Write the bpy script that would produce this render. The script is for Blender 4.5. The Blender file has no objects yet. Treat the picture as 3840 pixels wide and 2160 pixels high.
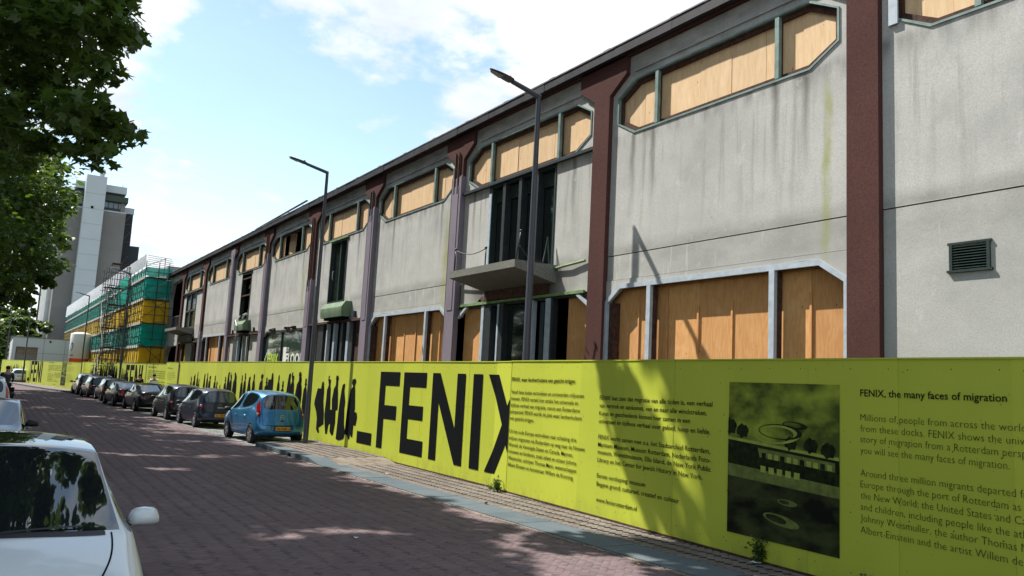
import bpy, bmesh, math, random
import numpy as np
from mathutils import Vector, Matrix
from mathutils.geometry import tessellate_polygon
from mathutils.bvhtree import BVHTree

random.seed(7)
rng = np.random.default_rng(7)
scene = bpy.context.scene
COL = scene.collection

# ------------------------------------------------------------------ camera
F_PX, W_PX = 3000.0, 3840.0
yaw, pitch, roll = (math.radians(a) for a in (32.36, 7.14, 2.96))
Fv = Vector((math.sin(yaw) * math.cos(pitch), math.cos(yaw) * math.cos(pitch), math.sin(pitch)))
Rv = Vector((math.cos(yaw), -math.sin(yaw), 0))
Uv = Rv.cross(Fv)
R2 = math.cos(roll) * Rv + math.sin(roll) * Uv
U2 = -math.sin(roll) * Rv + math.cos(roll) * Uv
cd = bpy.data.cameras.new('camera')
cd.sensor_width = 36.0
cd.lens = 36.0 * F_PX / W_PX
cd.clip_start = 0.1
cd.clip_end = 3000
cam = bpy.data.objects.new('camera', cd)
COL.objects.link(cam)
m = Matrix((R2, U2, -Fv)).transposed().to_4x4()
m.translation = (0, 0, 2.15)
cam.matrix_world = m
scene.camera = cam

# ------------------------------------------------------------------ light
SUN_EL = math.radians(53.5)
hx, hy = -0.51, 0.86                      # horizontal direction towards the sun
TO_SUN = Vector((hx * math.cos(SUN_EL), hy * math.cos(SUN_EL), math.sin(SUN_EL)))
sd = bpy.data.lights.new('sun', 'SUN')
sd.energy = 4.4
sd.angle = math.radians(0.55)
sd.color = (1.0, 0.955, 0.88)
sun = bpy.data.objects.new('sun', sd)
COL.objects.link(sun)
sun.rotation_euler = TO_SUN.to_track_quat('Z', 'Y').to_euler()
sun.location = (-20, 10, 30)

w = bpy.data.worlds.new('World')
scene.world = w
w.use_nodes = True
nt = w.node_tree
nt.nodes.clear()


def wn(t, **k):
    n = nt.nodes.new(t)
    for a, b in k.items():
        setattr(n, a, b)
    return n


def wmath(op, a, b=None, c=None, clamp=False):
    n = wn('ShaderNodeMath', operation=op, use_clamp=clamp)
    for i, v in enumerate((a, b, c)):
        if v is None:
            continue
        if isinstance(v, (int, float)):
            n.inputs[i].default_value = v
        else:
            nt.links.new(v, n.inputs[i])
    return n.outputs[0]


sky = wn('ShaderNodeTexSky', sky_type='NISHITA', sun_disc=False)
sky.sun_elevation = SUN_EL
sky.sun_rotation = math.atan2(hx, hy) % (2 * math.pi)
sky.air_density = 1.0
sky.dust_density = 0.15
sky.ozone_density = 2.0
tc = wn('ShaderNodeTexCoord')
sep = wn('ShaderNodeSeparateXYZ')
nt.links.new(tc.outputs['Generated'], sep.inputs[0])
zz = wmath('ADD', wmath('MAXIMUM', sep.outputs[2], 0.0), 0.22)
px = wmath('DIVIDE', sep.outputs[0], zz)
py = wmath('DIVIDE', sep.outputs[1], zz)
cmb = wn('ShaderNodeCombineXYZ')
nt.links.new(px, cmb.inputs[0]); nt.links.new(py, cmb.inputs[1])
n1 = wn('ShaderNodeTexNoise'); n1.inputs['Scale'].default_value = 1.9
n1.inputs['Detail'].default_value = 9; n1.inputs['Roughness'].default_value = 0.56
n1.inputs['Distortion'].default_value = 0.12
nt.links.new(cmb.outputs[0], n1.inputs['Vector'])
n2 = wn('ShaderNodeTexNoise'); n2.inputs['Scale'].default_value = 4.2
n2.inputs['Detail'].default_value = 7; n2.inputs['Roughness'].default_value = 0.6
nt.links.new(cmb.outputs[0], n2.inputs['Vector'])
acc = wmath('MULTIPLY_ADD', n1.outputs['Fac'], 1.0, 0.0)
# broad banks of cloud (+) and clear gaps (-): direction, width, weight
BLOBS = [
    (820, 60, 5, -.14), (640, 250, 3, -.16), (860, 300, 9, -.32), (1120, 430, 8, -.26), (1560, 300, 6, -.16), (700, 470, 5, -.10), (1480, 380, 8, -.22), (1400, 560, 8, -.20), (1130, 650, 8, -.22),
    (760, 740, 7, -.20), (230, 640, 6, -.22), (1750, 60, 4, -.14), (2230, 40, 5, -.16), (1880, 160, 3, -.12), (640, 870, 3, -.12),
    (2300, 200, 14, .16), (1900, 420, 8, .10), (1650, 180, 7, .12), (1280, 90, 8, .16), (1050, 60, 5, .10),
    (1020, 560, 7, .10), (520, 430, 9, .15), (900, 510, 8, .12), (1320, 300, 6, .16), (440, 150, 9, .20), (1080, 160, 6, .14),
    (760, 930, 5, .16), (950, 620, 4, .10), (1080, 740, 3, .08), (560, 1000, 5, .16), (560, 560, 3, -.14), (900, 800, 4, -.12), (2700, -100, 14, .14), (640, 640, 5, .14)]
for bx_, by_, deg, wt in BLOBS:
    d = (Fv + R2 * (bx_ - 1920) / F_PX + U2 * (1080 - by_) / F_PX).normalized()
    dp = wn('ShaderNodeVectorMath', operation='DOT_PRODUCT')
    nt.links.new(tc.outputs['Generated'], dp.inputs[0])
    dp.inputs[1].default_value = d
    k = 1.0 / (1 - math.cos(math.radians(deg * 0.62)))
    e = wmath('EXPONENT', wmath('MULTIPLY', wmath('SUBTRACT', dp.outputs['Value'], 1.0), k))
    acc = wmath('MULTIPLY_ADD', e, wt * .62, acc)
acc = wmath('MULTIPLY_ADD', wmath('SUBTRACT', n2.outputs['Fac'], 0.5), 0.80, acc)
mr = wn('ShaderNodeMapRange', interpolation_type='SMOOTHSTEP')
mr.inputs['From Min'].default_value = 0.43
mr.inputs['From Max'].default_value = 0.60
nt.links.new(acc, mr.inputs['Value'])
mask = wmath('MULTIPLY_ADD', mr.outputs[0], 0.90, 0.05)
n3 = wn('ShaderNodeTexNoise'); n3.inputs['Scale'].default_value = 3.1
n3.inputs['Detail'].default_value = 5
nt.links.new(cmb.outputs[0], n3.inputs['Vector'])
shade = wn('ShaderNodeMix', data_type='RGBA')
mr2 = wn('ShaderNodeMapRange'); mr2.inputs['From Min'].default_value = 0.40; mr2.inputs['From Max'].default_value = 0.66
nt.links.new(n3.outputs['Fac'], mr2.inputs['Value'])
nt.links.new(mr2.outputs[0], shade.inputs['Factor'])
shade.inputs['A'].default_value = (8.3, 8.45, 8.5, 1)
shade.inputs['B'].default_value = (5.3, 5.9, 6.6, 1)
mix = wn('ShaderNodeMix', data_type='RGBA')
nt.links.new(mask, mix.inputs['Factor'])
gain = wn('ShaderNodeMix', data_type='RGBA', blend_type='MULTIPLY')
gain.inputs['Factor'].default_value = 1.0
gain.inputs['B'].default_value = (1.85, 1.72, 1.45, 1)
nt.links.new(sky.outputs[0], gain.inputs['A'])
nt.links.new(gain.outputs['Result'], mix.inputs['A'])
nt.links.new(shade.outputs['Result'], mix.inputs['B'])
bg = wn('ShaderNodeBackground')
bg.inputs['Strength'].default_value = 0.075
nt.links.new(mix.outputs['Result'], bg.inputs['Color'])
out = wn('ShaderNodeOutputWorld')
nt.links.new(bg.outputs[0], out.inputs['Surface'])

scene.view_settings.view_transform = 'Standard'
scene.view_settings.look = 'None'
scene.view_settings.gamma = 1
scene.view_settings.use_curve_mapping = False
scene.view_settings.exposure = 0.98
scene.cycles.max_bounces = 6
scene.cycles.transparent_max_bounces = 8
scene.cycles.sample_clamp_indirect = 6


# ------------------------------------------------------------------ helpers
def wm(o):
    mb = o.matrix_basis.copy()
    if o.parent:
        return wm(o.parent) @ o.matrix_parent_inverse @ mb
    return mb


def setp(o, label=None, cat=None, group=None, kind=None):
    if label: o['label'] = label
    if cat: o['category'] = cat
    if group: o['group'] = group
    if kind: o['kind'] = kind
    return o


def thing(name, label, cat, loc=(0, 0, 0), rz=0.0, group=None):
    o = bpy.data.objects.new(name, None)
    COL.objects.link(o)
    o.location = loc
    o.rotation_euler = (0, 0, rz)
    o.empty_display_size = 0.3
    setp(o, label, cat, group)
    return o


def link(name, me, mat=None, parent=None, world=True, **p):
    """one mesh object; world=True: vertices are already in world space"""
    o = bpy.data.objects.new(name, me)
    if mat is not None:
        me.materials.clear()
        for mm in (mat if isinstance(mat, (list, tuple)) else [mat]):
            me.materials.append(mm)
    COL.objects.link(o)
    if parent is not None:
        o.parent = parent
        if world:
            o.matrix_parent_inverse = wm(parent).inverted()
    setp(o, **p)
    return o


class MB:
    """mesh collector"""
    def __init__(s):
        s.v, s.f, s.m = [], [], []

    def add(s, vs, fs, mi=0):
        b = len(s.v)
        s.v.extend(tuple(v) for v in vs)
        s.f.extend(tuple(i + b for i in f) for f in fs)
        s.m.extend([mi] * len(fs))
        return s

    def box(s, x0, x1, y0, y1, z0, z1, mi=0):
        vs = [(x, y, z) for z in (z0, z1) for y in (y0, y1) for x in (x0, x1)]
        return s.add(vs, [(0, 2, 3, 1), (4, 5, 7, 6), (0, 1, 5, 4), (2, 6, 7, 3), (0, 4, 6, 2), (1, 3, 7, 5)], mi)

    def bar(s, a, b, w=.05, h=None, mi=0, up=(0, 0, 1)):
        a, b = Vector(a), Vector(b)
        h = h or w
        d = (b - a).normalized()
        u = Vector(up)
        if abs(d.dot(u)) > .98: u = Vector((1, 0, 0))
        r = d.cross(u).normalized(); u = r.cross(d)
        vs = [p + r * sx * w / 2 + u * sy * h / 2 for p in (a, b) for sx, sy in ((-1, -1), (1, -1), (1, 1), (-1, 1))]
        return s.add(vs, [(0, 1, 2, 3), (7, 6, 5, 4), (0, 4, 5, 1), (1, 5, 6, 2), (2, 6, 7, 3), (3, 7, 4, 0)], mi)

    def tube(s, pts, r, n=10, mi=0, cap=True):
        pts = [Vector(p) for p in pts]
        rs = r if isinstance(r, (list, tuple)) else [r] * len(pts)
        rings = []
        prev = None
        for i, p in enumerate(pts):
            d = (pts[min(i + 1, len(pts) - 1)] - pts[max(i - 1, 0)]).normalized()
            u = prev or (Vector((0, 0, 1)) if abs(d.z) < .9 else Vector((1, 0, 0)))
            a = d.cross(u).normalized(); u = a.cross(d).normalized(); prev = u
            rings.append([p + (a * math.cos(t) + u * math.sin(t)) * rs[i] for t in [2 * math.pi * k / n for k in range(n)]])
        vs = [v for g in rings for v in g]
        fs = [(i * n + k, i * n + (k + 1) % n, (i + 1) * n + (k + 1) % n, (i + 1) * n + k) for i in range(len(pts) - 1) for k in range(n)]
        if cap:
            fs += [tuple(range(n))[::-1], tuple(range((len(pts) - 1) * n, len(pts) * n))]
        return s.add(vs, fs, mi)

    def lathe(s, prof, n=24, axis='x', c=(0, 0, 0), mi=0, close=False):
        """prof: (r, h) pairs around axis"""
        vs = []
        for r, h in prof:
            for k in range(n):
                t = 2 * math.pi * k / n
                a, b = r * math.cos(t), r * math.sin(t)
                p = {'x': (h, a, b), 'y': (a, h, b), 'z': (a, b, h)}[axis]
                vs.append((p[0] + c[0], p[1] + c[1], p[2] + c[2]))
        m = len(prof)
        fs = [(i * n + k, i * n + (k + 1) % n, ((i + 1) % m) * n + (k + 1) % n, ((i + 1) % m) * n + k) for i in range(m if close else m - 1) for k in range(n)]
        return s.add(vs, fs, mi)

    def prism(s, loops, x0, x1, tf=None, mi=0):
        """loops: outer + holes as (a, b) lists; extruded from x0 (front) to x1; tf maps (a,b,x)->xyz"""
        tf = tf or (lambda a, b, x: (x, a, b))
        flat = [p for l in loops for p in l]
        tris = tessellate_polygon([[Vector((a, b, 0)) for a, b in l] for l in loops])
        n = len(flat)
        vs = [tf(a, b, x0) for a, b in flat] + [tf(a, b, x1) for a, b in flat]
        fs = [tuple(t) for t in tris] + [tuple(i + n for i in reversed(t)) for t in tris]
        o = 0
        for l in loops:
            k = len(l)
            fs += [(o + i, o + (i + 1) % k, o + (i + 1) % k + n, o + i + n) for i in range(k)]
            o += k
        return s.add(vs, fs, mi)

    def mesh(s, name='m', smooth=False, fix=True):
        me = bpy.data.meshes.new(name)
        me.from_pydata(s.v, [], s.f)
        if any(s.m):
            me.polygons.foreach_set('material_index', s.m)
        if fix:
            bm = bmesh.new(); bm.from_mesh(me)
            bmesh.ops.recalc_face_normals(bm, faces=bm.faces)
            bm.to_mesh(me); bm.free()
        if smooth:
            me.polygons.foreach_set('use_smooth', [True] * len(me.polygons))
        me.update()
        return me

    def build(s, name, mat, parent=None, smooth=False, world=True, fix=True, **p):
        return link(name, s.mesh(name, smooth, fix), mat, parent, world, **p)


def autosmooth(me, ang=35):
    bm = bmesh.new(); bm.from_mesh(me)
    for e in bm.edges:
        if len(e.link_faces) == 2:
            e.smooth = e.calc_face_angle(0) < math.radians(ang)
    for f in bm.faces: f.smooth = True
    bm.to_mesh(me); bm.free()
    return me


def copy_tree(o, parent=None):
    c = o.copy(); COL.objects.link(c)
    if parent is not None: c.parent = parent
    for ch in o.children: copy_tree(ch, c)
    return c


# ------------------------------------------------------------------ materials
class Mt:
    def __init__(s, name):
        s.m = bpy.data.materials.new(name); s.m.use_nodes = True
        s.t = s.m.node_tree; s.b = s.t.nodes['Principled BSDF']
        s.geo = None

    def n(s, t, **k):
        x = s.t.nodes.new(t)
        for a, b in k.items(): setattr(x, a, b)
        return x

    def L(s, a, b): s.t.links.new(a, b)

    def put(s, sock, v):
        if isinstance(v, (int, float)): sock.default_value = v
        elif isinstance(v, tuple): sock.default_value = v if len(v) == len(sock.default_value) else (*v, 1)
        else: s.L(v, sock)

    def pos(s):
        if not s.geo: s.geo = s.n('ShaderNodeNewGeometry')
        return s.geo.outputs['Position']

    def objc(s): return s.n('ShaderNodeTexCoord').outputs['Object']

    def math(s, op, a, b=0.0, c=None, clamp=False):
        x = s.n('ShaderNodeMath', operation=op, use_clamp=clamp)
        s.put(x.inputs[0], a); s.put(x.inputs[1], b)
        if c is not None: s.put(x.inputs[2], c)
        return x.outputs[0]

    def noise(s, scale, vec=None, stretch=(1, 1, 1), detail=4, rough=.55, col=False):
        mp = s.n('ShaderNodeMapping'); mp.inputs['Scale'].default_value = stretch
        s.L(vec if vec is not None else s.pos(), mp.inputs[0])
        x = s.n('ShaderNodeTexNoise'); x.inputs['Scale'].default_value = scale
        x.inputs['Detail'].default_value = detail; x.inputs['Roughness'].default_value = rough
        s.L(mp.outputs[0], x.inputs['Vector'])
        return x.outputs['Color' if col else 'Fac']

    def rng(s, v, a, b, c=0.0, d=1.0, sm=False):
        x = s.n('ShaderNodeMapRange', interpolation_type='SMOOTHSTEP' if sm else 'LINEAR')
        s.put(x.inputs[0], v)
        for i, k in zip((1, 2, 3, 4), (a, b, c, d)): s.put(x.inputs[i], k)
        return x.outputs[0]

    def mix(s, f, a, b, bt='MIX'):
        x = s.n('ShaderNodeMix', data_type='RGBA', blend_type=bt)
        s.put(x.inputs['Factor'], f); s.put(x.inputs['A'], a); s.put(x.inputs['B'], b)
        return x.outputs['Result']

    def xyz(s, v=None):
        x = s.n('ShaderNodeSeparateXYZ'); s.L(v if v is not None else s.pos(), x.inputs[0]); return x.outputs

    def bump(s, h, strength=.3, dist=.01):
        x = s.n('ShaderNodeBump'); x.inputs['Strength'].default_value = strength; x.inputs['Distance'].default_value = dist
        s.L(h, x.inputs['Height']); s.L(x.outputs[0], s.b.inputs['Normal'])

    def fin(s, col, rough=.8, spec=.3, metal=0.0, **k):
        s.put(s.b.inputs['Base Color'], col); s.put(s.b.inputs['Roughness'], rough)
        s.put(s.b.inputs['Specular IOR Level'], spec); s.put(s.b.inputs['Metallic'], metal)
        for a, v in k.items(): s.put(s.b.inputs[a.replace('_', ' ')], v)
        return s.m


def simple(name, col, rough=.7, spec=.3, metal=0.0, var=.12, scale=6.0, bump=0.0, bscale=60.0, **k):
    m = Mt(name)
    oc = m.objc()
    n = m.noise(scale, oc)
    c = m.mix(m.rng(n, .3, .7), tuple(x * (1 - var) for x in col) + (1,), tuple(min(1, x * (1 + var)) for x in col) + (1,))
    if bump: m.bump(m.noise(bscale, oc), bump, .004)
    return m.fin(c, rough, spec, metal, **k)


def stucco(name, base, dark, grime=True, sc=55, lift=0.0):
    """roughcast concrete with rain streaks and grime"""
    m = Mt(name)
    x, y, z = m.xyz()
    c = m.mix(m.rng(m.noise(.9, detail=5), .35, .68), base, tuple(v * .84 for v in base[:3]) + (1,))
    fine = m.noise(sc, detail=3, rough=.7)
    c = m.mix(m.rng(fine, .40, .68, 0, .7), c, dark)
    if grime:
        st = m.noise(3.2, stretch=(1, 1.6, .10), detail=5, rough=.62)
        below = m.math('MULTIPLY', m.rng(z, 7.5, 6.9, .35, 1), m.rng(z, 4.9, 7.4, .05, 1.0))
        c = m.mix(m.math('MULTIPLY', m.rng(st, .54, .74), m.math('MULTIPLY', below, .75)), c, (.12, .115, .095, 1))
        sill = m.math('MULTIPLY', m.rng(z, 7.05, 7.46, 0, 1, True), m.rng(z, 7.47, 7.6, 1, 0))
        c = m.mix(m.math('MULTIPLY', sill, m.rng(m.noise(2.5, stretch=(1, 2, .4)), .38, .7, 0, .7)), c, (.13, .125, .11, 1))
        seam = m.math('MULTIPLY', m.rng(z, 5.3, 5.0, 0, 1, True), m.rng(z, 4.995, 4.99, 1, 0))
        low = m.math('MULTIPLY', m.rng(z, 4.99, 4.985, 0, 1), m.rng(z, 4.3, 4.6, .5, .9))
        gr = m.math('ADD', m.math('MULTIPLY', seam, .55), m.math('MULTIPLY', low, .42))
        c = m.mix(m.math('MULTIPLY', gr, m.rng(m.noise(1.6, stretch=(1, 1, 2.5), detail=6), .25, .75, .35, 1.1)), c, (.15, .15, .13, 1))
        drip = m.noise(7, stretch=(1, 1, .12), detail=2)
        c = m.mix(m.math('MULTIPLY', m.rng(drip, .66, .73), m.math('MULTIPLY', low, .5)), c, (.62, .62, .58, 1))
    if grime:
        for yc, hw, z0, z1 in ((7.63, .075, 4.5, 7.35), (20.15, .22, 4.5, 7.3), (19.9, .06, 4.5, 7.3), (33.0, .15, 5, 7.2)):
            wob = m.math('ADD', y, m.rng(m.noise(1.5, stretch=(1, .2, 1)), 0, 1, -.12, .12))
            dd = m.math('ABSOLUTE', m.math('SUBTRACT', wob, yc))
            f = m.math('MULTIPLY', m.rng(dd, hw * 1.5, hw * .4), m.math('MULTIPLY', m.rng(z, z1, z1 - .5), m.rng(z, z0 - .3, z0 + .1)))
            c = m.mix(m.math('MULTIPLY', f, m.rng(m.noise(4, stretch=(1, 1, .5)), .3, .7, .25, .8)), c, (.30, .31, .09, 1))
        for yc in (8.02, 8.62, 11.62, 12.2, 20.6, 24.0, 14.2, 18.7, 33.2, 37.2, 39.4, 46.2, 27.0, 30.6):
            dd = m.math('ABSOLUTE', m.math('SUBTRACT', m.math('ADD', y, m.rng(m.noise(2.5, stretch=(1, .1, .8)), 0, 1, -.06, .06)), yc))
            f = m.math('MULTIPLY', m.rng(dd, .11, .01), m.math('MULTIPLY', m.rng(z, 5.6, 7.4, 0, 1), m.rng(z, 7.5, 7.45)))
            c = m.mix(m.math('MULTIPLY', f, .75), c, (.10, .10, .085, 1))
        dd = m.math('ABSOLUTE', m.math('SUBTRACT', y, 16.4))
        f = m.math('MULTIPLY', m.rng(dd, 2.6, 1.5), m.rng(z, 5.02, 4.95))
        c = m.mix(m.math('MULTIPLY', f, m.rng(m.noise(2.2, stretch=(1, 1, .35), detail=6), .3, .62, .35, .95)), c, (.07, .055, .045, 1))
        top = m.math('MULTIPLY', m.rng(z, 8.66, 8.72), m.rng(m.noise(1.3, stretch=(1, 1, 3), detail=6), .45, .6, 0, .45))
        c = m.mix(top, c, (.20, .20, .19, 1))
        crk = m.n('ShaderNodeTexVoronoi', feature='DISTANCE_TO_EDGE'); crk.inputs['Scale'].default_value = .55
        wv = m.n('ShaderNodeVectorMath', operation='ADD'); m.L(m.pos(), wv.inputs[0])
        m.L(m.noise(1.8, detail=5, col=True), wv.inputs[1]); m.L(wv.outputs[0], crk.inputs['Vector'])
        c = m.mix(m.math('MULTIPLY', m.rng(crk.outputs['Distance'], .006, .002), m.rng(m.noise(.35), .60, .66, 0, .28)), c, (.12, .12, .11, 1))
        blot = m.noise(.55, detail=7, rough=.68)
        c = m.mix(m.rng(blot, .50, .66, 0, .38), c, (.25, .255, .25, 1))
        c = m.mix(m.rng(m.noise(1.9, stretch=(1, 1, .7), detail=8, rough=.72), .60, .68, 0, .35), c, (.66, .66, .63, 1))
    m.bump(fine, .3, .008)
    return m.fin(c, .95, .12)


M = {}
M['wall'] = stucco('roughcast_concrete', (.55, .545, .515, 1), (.35, .355, .34, 1))
M['pier'] = stucco('maroon_roughcast', (.105, .048, .042, 1), (.045, .022, .02, 1), grime=False, sc=42)
M['purple'] = simple('lilac_grey_paint', (.205, .175, .215), .55, .35, var=.08, scale=1.4)
M['teal'] = simple('teal_painted_steel', (.16, .235, .215), .5, .4, var=.3, scale=5, bump=.3)
M['bluewhite'] = simple('pale_blue_painted_steel', (.40, .46, .52), .5, .4, var=.15, scale=7, bump=.2)
M['fascia'] = simple('dark_bitumen_gutter', (.022, .02, .024), .6, .3, var=.6, scale=3, bump=.5)
M['gutterlip'] = simple('weathered_zinc', (.12, .12, .13), .6, .4, var=.5, scale=4, bump=.5)
M['dark'] = simple('dark_steel', (.022, .027, .03), .5, .4, var=.25)
M['darkgreen'] = simple('dark_green_steel', (.018, .035, .03), .45, .4, var=.25)
M['brownrot'] = simple('rusty_brown_timber', (.07, .035, .025), .8, .2, var=.5, scale=9, bump=.6)
M['black'] = simple('black_interior', (.006, .006, .007), .9, .05)
M['green'] = simple('green_painted_lintel', (.16, .25, .10), .6, .3, var=.35, scale=4, bump=.3)
M['boxgreen'] = simple('sage_green_metal', (.13, .19, .115), .7, .25, var=.3, scale=3)
M['slab'] = stucco('mossy_concrete', (.23, .23, .205, 1), (.09, .095, .075, 1), grime=False, sc=30)
M['polegrey'] = simple('grey_blue_lamp_paint', (.05, .055, .07), .4, .5, var=.08)
M['lampglass'] = simple('lamp_lens', (.28, .27, .25), .25, .5)
M['printthin'] = simple('thin_green_black_print', (.045, .06, .012), .85, .04)
M['white'] = simple('white_print', (.75, .76, .74), .5, .3, var=.03)
M['print'] = simple('black_print', (.006, .007, .008), .85, .04, var=.05)
M['limeprint'] = simple('lime_print', (.45, .62, .05), .5, .3)


def mk_glass(name, col, rough=.06, spec=.9, wave=0.0):
    m = Mt(name)
    if wave: m.bump(m.noise(.7, detail=2), wave, .05)
    return m.fin(col, rough, spec, 0.0, Coat_Weight=.35, Coat_Roughness=.02)


M['glassdark'] = mk_glass('dark_window_glass', (.012, .018, .016, 1), wave=.05)
M['glassgreen'] = mk_glass('green_tinted_glass', (.03, .055, .045, 1), wave=.05)


def mk_ply():
    m = Mt('plywood')
    oi = m.n('ShaderNodeObjectInfo')
    off = m.n('ShaderNodeVectorMath', operation='ADD')
    m.L(m.pos(), off.inputs[0])
    sc = m.n('ShaderNodeVectorMath', operation='SCALE'); sc.inputs[0].default_value = (17, 13, 11)
    m.L(oi.outputs['Random'], sc.inputs['Scale']); m.L(sc.outputs[0], off.inputs[1])
    g = m.noise(1.6, off.outputs[0], stretch=(1, 2.6, .35), detail=3, rough=.5)
    rings = m.math('SINE', m.math('MULTIPLY', g, 70.0))
    c = m.mix(m.rng(rings, -1, 1, 0, .6), (.66, .37, .155, 1), (.54, .27, .095, 1))
    c = m.mix(m.rng(m.noise(2.4, off.outputs[0], detail=6, rough=.65), .5, .75, 0, .45), c, (.78, .55, .32, 1))
    tone = m.mix(oi.outputs['Random'], (1.08, 1.03, .97, 1), (.80, .74, .70, 1))
    c = m.mix(1.0, c, tone, 'MULTIPLY')
    z = m.xyz()[2]
    c = m.mix(m.rng(z, 5.5, 6.5, 0, .6), c, m.mix(m.rng(m.noise(3.5, off.outputs[0], stretch=(1, 3, .5), detail=6, rough=.65), .35, .7), (.86, .70, .47, 1), (.66, .49, .29, 1)))
    # rows of plugged knots / screw holes
    v = m.n('ShaderNodeTexVoronoi'); v.inputs['Scale'].default_value = 9
    mp = m.n('ShaderNodeMapping'); mp.inputs['Scale'].default_value = (0, 1, .42); m.L(off.outputs[0], mp.inputs[0]); m.L(mp.outputs[0], v.inputs['Vector'])
    c = m.mix(m.math('MULTIPLY', m.rng(v.outputs['Distance'], .10, .06), m.rng(m.noise(1.3, off.outputs[0], stretch=(1, 1, 2.4)), .5, .56)), c, (.10, .05, .02, 1))
    m.bump(rings, .08, .002)
    return m.fin(c, .7, .25)


M['ply'] = mk_ply()


def mk_lime():
    m = Mt('lime_hoarding_print')
    c = m.mix(m.rng(m.noise(.7, detail=5), .3, .7), (.50, .55, .055, 1), (.45, .50, .05, 1))
    sp = m.noise(26, detail=1)
    c = m.mix(m.rng(sp, .76, .80), c, (.10, .11, .02, 1))
    oi = m.n('ShaderNodeObjectInfo')
    c = m.mix(oi.outputs['Random'], c, m.mix(1.0, c, (.88, .90, .9, 1), 'MULTIPLY'))
    z = m.xyz()[2]
    c = m.mix(m.math('MULTIPLY', m.rng(z, .35, .0), m.rng(m.noise(5, stretch=(1, 1, .4)), .4, .7, 0, .55)), c, (.22, .22, .06, 1))
    m.bump(m.noise(3, detail=2), .10, .01)
    return m.fin(c, .5, .2)


M['lime'] = mk_lime()


def mk_brick(name, a, b, c3, sandcol, sandf, rough=.85):
    m = Mt(name)
    at = m.n('ShaderNodeAttribute', attribute_name='rnd')
    oi = m.n('ShaderNodeObjectInfo')
    r = m.math('FRACT', m.math('ADD', at.outputs['Fac'], oi.outputs['Random']))
    c = m.mix(r, a, b)
    c = m.mix(m.rng(m.math('FRACT', m.math('MULTIPLY', r, 7.3)), .82, .86), c, c3)
    c = m.mix(m.rng(m.noise(.45, detail=6, rough=.6), .35, .72, 0, .55), c, tuple(v * .62 for v in a[:3]) + (1,))
    c = m.mix(m.rng(m.noise(1.1, detail=7, rough=.7), .50, .72, 0, sandf), c, sandcol)
    f = m.noise(90, detail=3, rough=.7)
    c = m.mix(m.rng(f, .55, .75, 0, .35), c, sandcol)
    m.bump(f, .5, .003)
    return m.fin(c, rough, .18)


M['roadbrick'] = mk_brick('road_clinker', (.150, .104, .108, 1), (.178, .130, .134, 1), (.138, .104, .114, 1), (.20, .175, .165, 1), .32)
M['pavebrick'] = mk_brick('footway_brick', (.15, .125, .108, 1), (.20, .17, .145, 1), (.12, .108, .10, 1), (.26, .225, .19, 1), .6)
M['bay'] = mk_brick('bay_tile', (.20, .215, .21, 1), (.25, .26, .25, 1), (.16, .17, .17, 1), (.34, .33, .30, 1), .5)
M['sand'] = simple('joint_sand', (.135, .104, .104), .95, .1, var=.4, scale=5, bump=.4, bscale=200)
M['sandlight'] = simple('pale_joint_sand', (.19, .16, .13), .95, .1, var=.3, scale=4, bump=.4, bscale=200)
M['kerb0'] = simple('blue_grey_concrete_kerb', (.085, .115, .135), .8, .2, var=.18, scale=2.2, bump=.35, bscale=140)
M['trimdark'] = simple('dark_speck', (.03, .028, .025), .8, .2)
def mk_kerb():
    m = Mt('kerb_slab_concrete')
    oi = m.n('ShaderNodeObjectInfo')
    c = m.mix(oi.outputs['Random'], (.075, .10, .118, 1), (.105, .132, .148, 1))
    c = m.mix(m.rng(m.noise(1.7, detail=7, rough=.7), .48, .72, 0, .5), c, (.17, .165, .15, 1))
    f = m.noise(120, detail=3, rough=.7)
    c = m.mix(m.rng(f, .55, .75, 0, .4), c, (.18, .18, .17, 1))
    m.bump(f, .4, .003)
    return m.fin(c, .85, .15)


M['kerb'] = mk_kerb()
M['earth'] = simple('distant_ground', (.11, .10, .085), .95, .1, var=.3, scale=.2)
# ================================================================== warehouse
XW, XP = 10.5, 10.39                       # wall plane, pier front plane
C = [.35, 6.69, 12.89, 19.27, 25.45, 31.6, 38.3, 45.06, 52.07, 59.1, 65.2]
PW = .52
ware = thing('warehouse', 'long two-storey concrete warehouse with maroon piers and boarded octagonal windows', 'warehouse', (XW, 33, 0))


def oct_(a, b, z0, z1, cy, cz):
    return [(a + cy, z0), (b - cy, z0), (b, z0 + cz), (b, z1 - cz), (b - cy, z1), (a + cy, z1), (a, z1 - cz), (a, z0 + cz)]


def bayspan(k): return C[k] + PW, C[k + 1]
def Y(k, nom):                            # nominal coordinate of bay 1 -> bay k
    a, b = bayspan(k)
    return a + (nom - 7.21) * (b - a) / 5.68


def jag(a, b, z, amp, n=14):
    return [(a + (b - a) * i / n, z + random.uniform(-amp, amp)) for i in range(n + 1)]


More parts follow.
